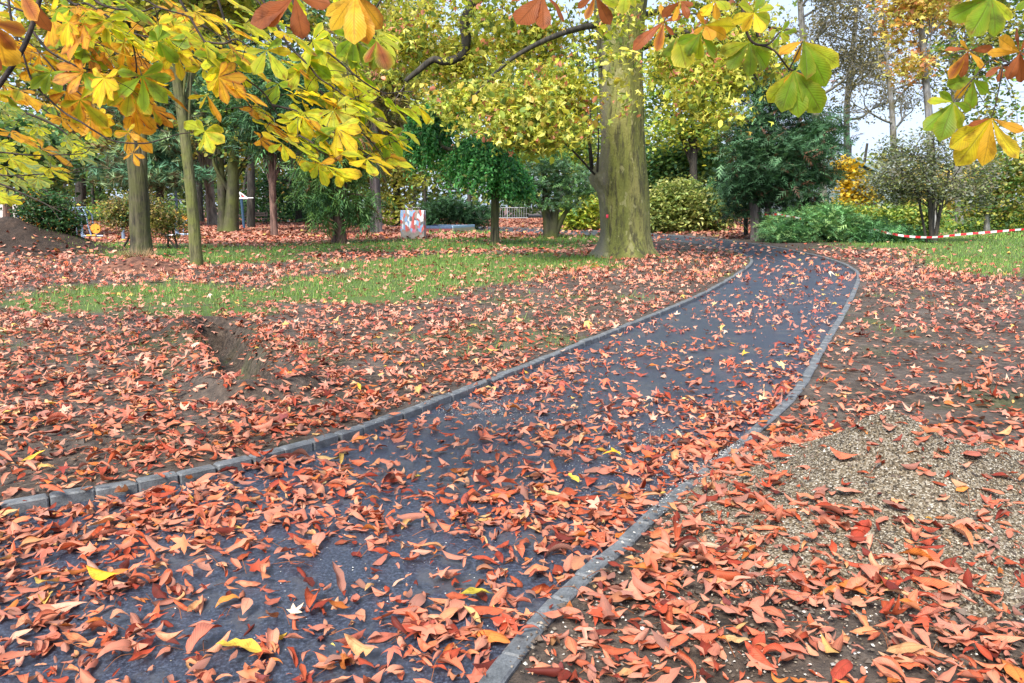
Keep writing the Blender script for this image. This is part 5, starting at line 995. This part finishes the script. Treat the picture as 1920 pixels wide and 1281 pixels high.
# concrete slab with graffiti
D = G(775, 450)[1]; s = D / F; g = At(774, 450, D); X0, Y0 = g[0], D
m, n, b, o = newmat('graffiti_concrete'); t = n.nodes.new('ShaderNodeTexCoord'); vo = n.nodes.new('ShaderNodeTexVoronoi'); vo.inputs['Scale'].default_value = 11; mp = n.nodes.new('ShaderNodeMapping'); mp.inputs['Scale'].default_value = (1.3, 1, .6); n.links.new(t.outputs['Object'], mp.inputs[0])
nn = n.nodes.new('ShaderNodeTexNoise'); nn.inputs['Scale'].default_value = 5; n.links.new(mp.outputs[0], nn.inputs[0]); n.links.new(mixc(n, .12, mp.outputs[0], nn.outputs['Color']), vo.inputs['Vector']); s3 = n.nodes.new('ShaderNodeSeparateColor'); n.links.new(vo.outputs['Color'], s3.inputs[0])
pc = ramp(n, s3.outputs[0], [(0, (.45, .08, .07)), (.2, (.30, .24, .21)), (.34, (.20, .34, .55)), (.46, (.55, .12, .10)), (.6, (.62, .66, .72)), (.7, (.12, .12, .13)), (.78, (.60, .18, .26)), (.86, (.34, .28, .24)), (.95, (.25, .42, .62))], 'CONSTANT')
sx = n.nodes.new('ShaderNodeSeparateXYZ'); n.links.new(t.outputs['Object'], sx.inputs[0]); mk = n.nodes.new('ShaderNodeMapRange'); n.links.new(math_n(n, 'ADD', sx.outputs[2], math_n(n, 'MULTIPLY', nn.outputs[0], .35)), mk.inputs[0]); mk.inputs[1].default_value = .42; mk.inputs[2].default_value = .52
cc = ramp(n, noise_n(n, 6, 5), [(.3, (.20, .18, .16)), (.7, (.34, .31, .28))]); n.links.new(mixc(n, mk.outputs[0], cc, pc), b.inputs['Base Color']); b.inputs['Roughness'].default_value = .7
mb = MB(); mb.box([X0, Y0 + .25, .53], (45 * s, .34, 1.16), bev=.012, rz=-.12); tag(mb.build('concrete_slab', m, None, (X0, Y0, 0), smooth=False), 'upright concrete slab covered with red, white and blue graffiti on the lawn edge', 'concrete slab')
# low coloured sandbox frame
D = G(830, 437)[1]; s = D / F; P0, P1, P2_, P3 = At(790, 436, D), At(848, 437, D), At(884, 434, D), At(840, 430, D); sb = thing('sandbox', (P0[0], D, 0), 'low sandbox frame painted red and blue beside the graffiti slab', 'sandbox')
def board(a, b_, z0, z1, mat, th=.09): part('board', mat, sb, lambda m_: m_.box([(a[0] + b_[0]) / 2, (a[1] + b_[1]) / 2, (z0 + z1) / 2], (np.hypot(*(b_ - a)[:2]), th, z1 - z0), rz=math.atan2(*(b_ - a)[1::-1]), bev=.01))
A0, A1, A2, A3 = [np.array(q) for q in ((P0[0], D, 0), (P1[0], D, 0), (P2_[0], D + 2.6, 0), (P0[0] + .5, D + 2.9, 0))]
MMR = plain('maroon_board', (.22, .06, .06)); MNV = plain('navy_board', (.07, .11, .2)); MLB = plain('light_blue_board', (.35, .5, .68)); MBG = plain('beige_board', (.5, .4, .3))
board(A0, A1, .02, .2, MMR); board(A0, A1, .202, .32, MNV); board(A1, A2, .02, .22, MBG); board(A1, A2, .222, .34, MLB); board(A2, A3, .02, .32, MLB); board(A3, A0, .02, .32, MNV)
# striped barrier tape
MT = leaf_mat('barrier_plastic', .25, False, 0, .35, .4)
def tape(pts, label):
    P = resample(catmull([At(a, b_, d_) for a, b_, d_ in pts], 8), .03); mb = MB(); wv = .034
    for i in range(len(P) - 1):
        c = (.72, .03, .05) if (i // 6) % 2 == 0 else (.82, .82, .82); a = .25 * math.sin(i * .07); u_ = np.array([0, math.sin(a), math.cos(a)]) * wv; mb.add([P[i] - u_, P[i + 1] - u_, P[i + 1] + u_, P[i] + u_], [[0, 1, 2, 3]], c)
    tag(mb.build('barrier_tape', MT, None, tuple(P[0]), smooth=False), label, 'barrier tape')
tape([(1632, 429, 27.5), (1660, 436, 27.2), (1700, 443, 26.9), (1748, 445, 26.8), (1800, 440, 26.7), (1860, 435, 26.5), (1925, 429.5, 26.3), (2060, 420, 26)], 'long red and white barrier tape sagging in front of the lawn')
tape([(1434, 402, 29.4), (1444, 404.5, 29.2), (1455, 402, 28.6), (1478, 406, 28.2), (1502, 410, 27.8)], 'short red and white tape tied to the forked conifer trunk')
# house gable far right, building at far left, low railing
D = 66.0; hs = thing('house', (At(1600, 400, D)[0], D, 0), 'pale house with grey green gable roof glimpsed through the trees on the right', 'house'); a, b_ = At(1592, 300, D), At(1690, 352, D); X0 = a[0]; Wd = (b_[0] - a[0])
MW = plain('house_plaster', (.24, .29, .29), .8); MGRY = plain('grey_rail', (.3, .31, .33)); MRF = plain('roof_sheet', (.20, .27, .27), .6)
part('wall', MW, hs, lambda m_: (m_.add([[X0 - Wd, D, -.1], [X0 + Wd, D, -.1], [X0 + Wd, D, b_[2]], [X0, D, a[2]], [X0 - Wd, D, b_[2]]] + [[X0 - Wd, D + 9, -.1], [X0 + Wd, D + 9, -.1], [X0 + Wd, D + 9, b_[2]], [X0, D + 9, a[2]], [X0 - Wd, D + 9, b_[2]]], [[0, 1, 2, 4], [1, 6, 7, 2], [6, 5, 9, 7], [5, 0, 4, 9]]), m_.add([[X0 + Wd, D, b_[2]], [X0, D, a[2]], [X0 - Wd, D, b_[2]]], [[0, 1, 2]])))
for sx_ in (-1, 1): part('roof', MRF, hs, lambda m_: m_.add([[X0, D - .4, a[2] + .12], [X0 + sx_ * (Wd + .5), D - .4, b_[2] - .12], [X0 + sx_ * (Wd + .5), D + 9.4, b_[2] - .12], [X0, D + 9.4, a[2] + .12], [X0, D - .4, a[2] + .3], [X0 + sx_ * (Wd + .5), D - .4, b_[2] + .06], [X0 + sx_ * (Wd + .5), D + 9.4, b_[2] + .06], [X0, D + 9.4, a[2] + .3]], [[0, 1, 2, 3], [4, 5, 6, 7], [0, 1, 5, 4], [1, 2, 6, 5], [2, 3, 7, 6]]))
for k in (-1, 1): part('window', MDARK, hs, lambda m_: m_.box([X0 + k * Wd * .45, D - .02, 1.6], (1.1, .08, 1.3)))
D = 58.0; a, b_ = At(-30, 420, D), At(44, 398, D); lw = thing('low_building', (a[0], D, 0), 'pale low wall with a dark blue opening at the left edge', 'wall'); part('wall', plain('stone_wall', (.5, .47, .43), .8), lw, lambda m_: m_.box([(a[0] + b_[0]) / 2 + .4, D, .62], (b_[0] - a[0] + 2.6, .3, 1.5), bev=.02)); part('door', plain('navy_cloth', (.02, .03, .10)), lw, lambda m_: m_.box([At(41, 410, D)[0], D - .17, .55], (.45, .06, .95), bev=.01))
D = 68.0; fr_ = thing('railing', (At(800, 400, D)[0], D, 0), 'pale metal railing beyond the far path behind the graffiti slab', 'fence'); xa, xb = At(640, 400, D)[0], At(990, 400, D)[0]
for k in range(2): part('rail', MGRY, fr_, lambda m_: m_.bar([xa, D, .25 + .85 * k], [xb, D, .25 + .85 * k], .03))
for x_ in np.arange(xa, xb, 2.0): part('post', MGRY, fr_, lambda m_: m_.bar([x_, D, 0], [x_, D, 1.2], .05))
part('bars', MGRY, fr_, lambda m_: [m_.bar([x_, D, .25], [x_, D, 1.1], .016, 4) for x_ in np.arange(xa + .2, xb, .2)])
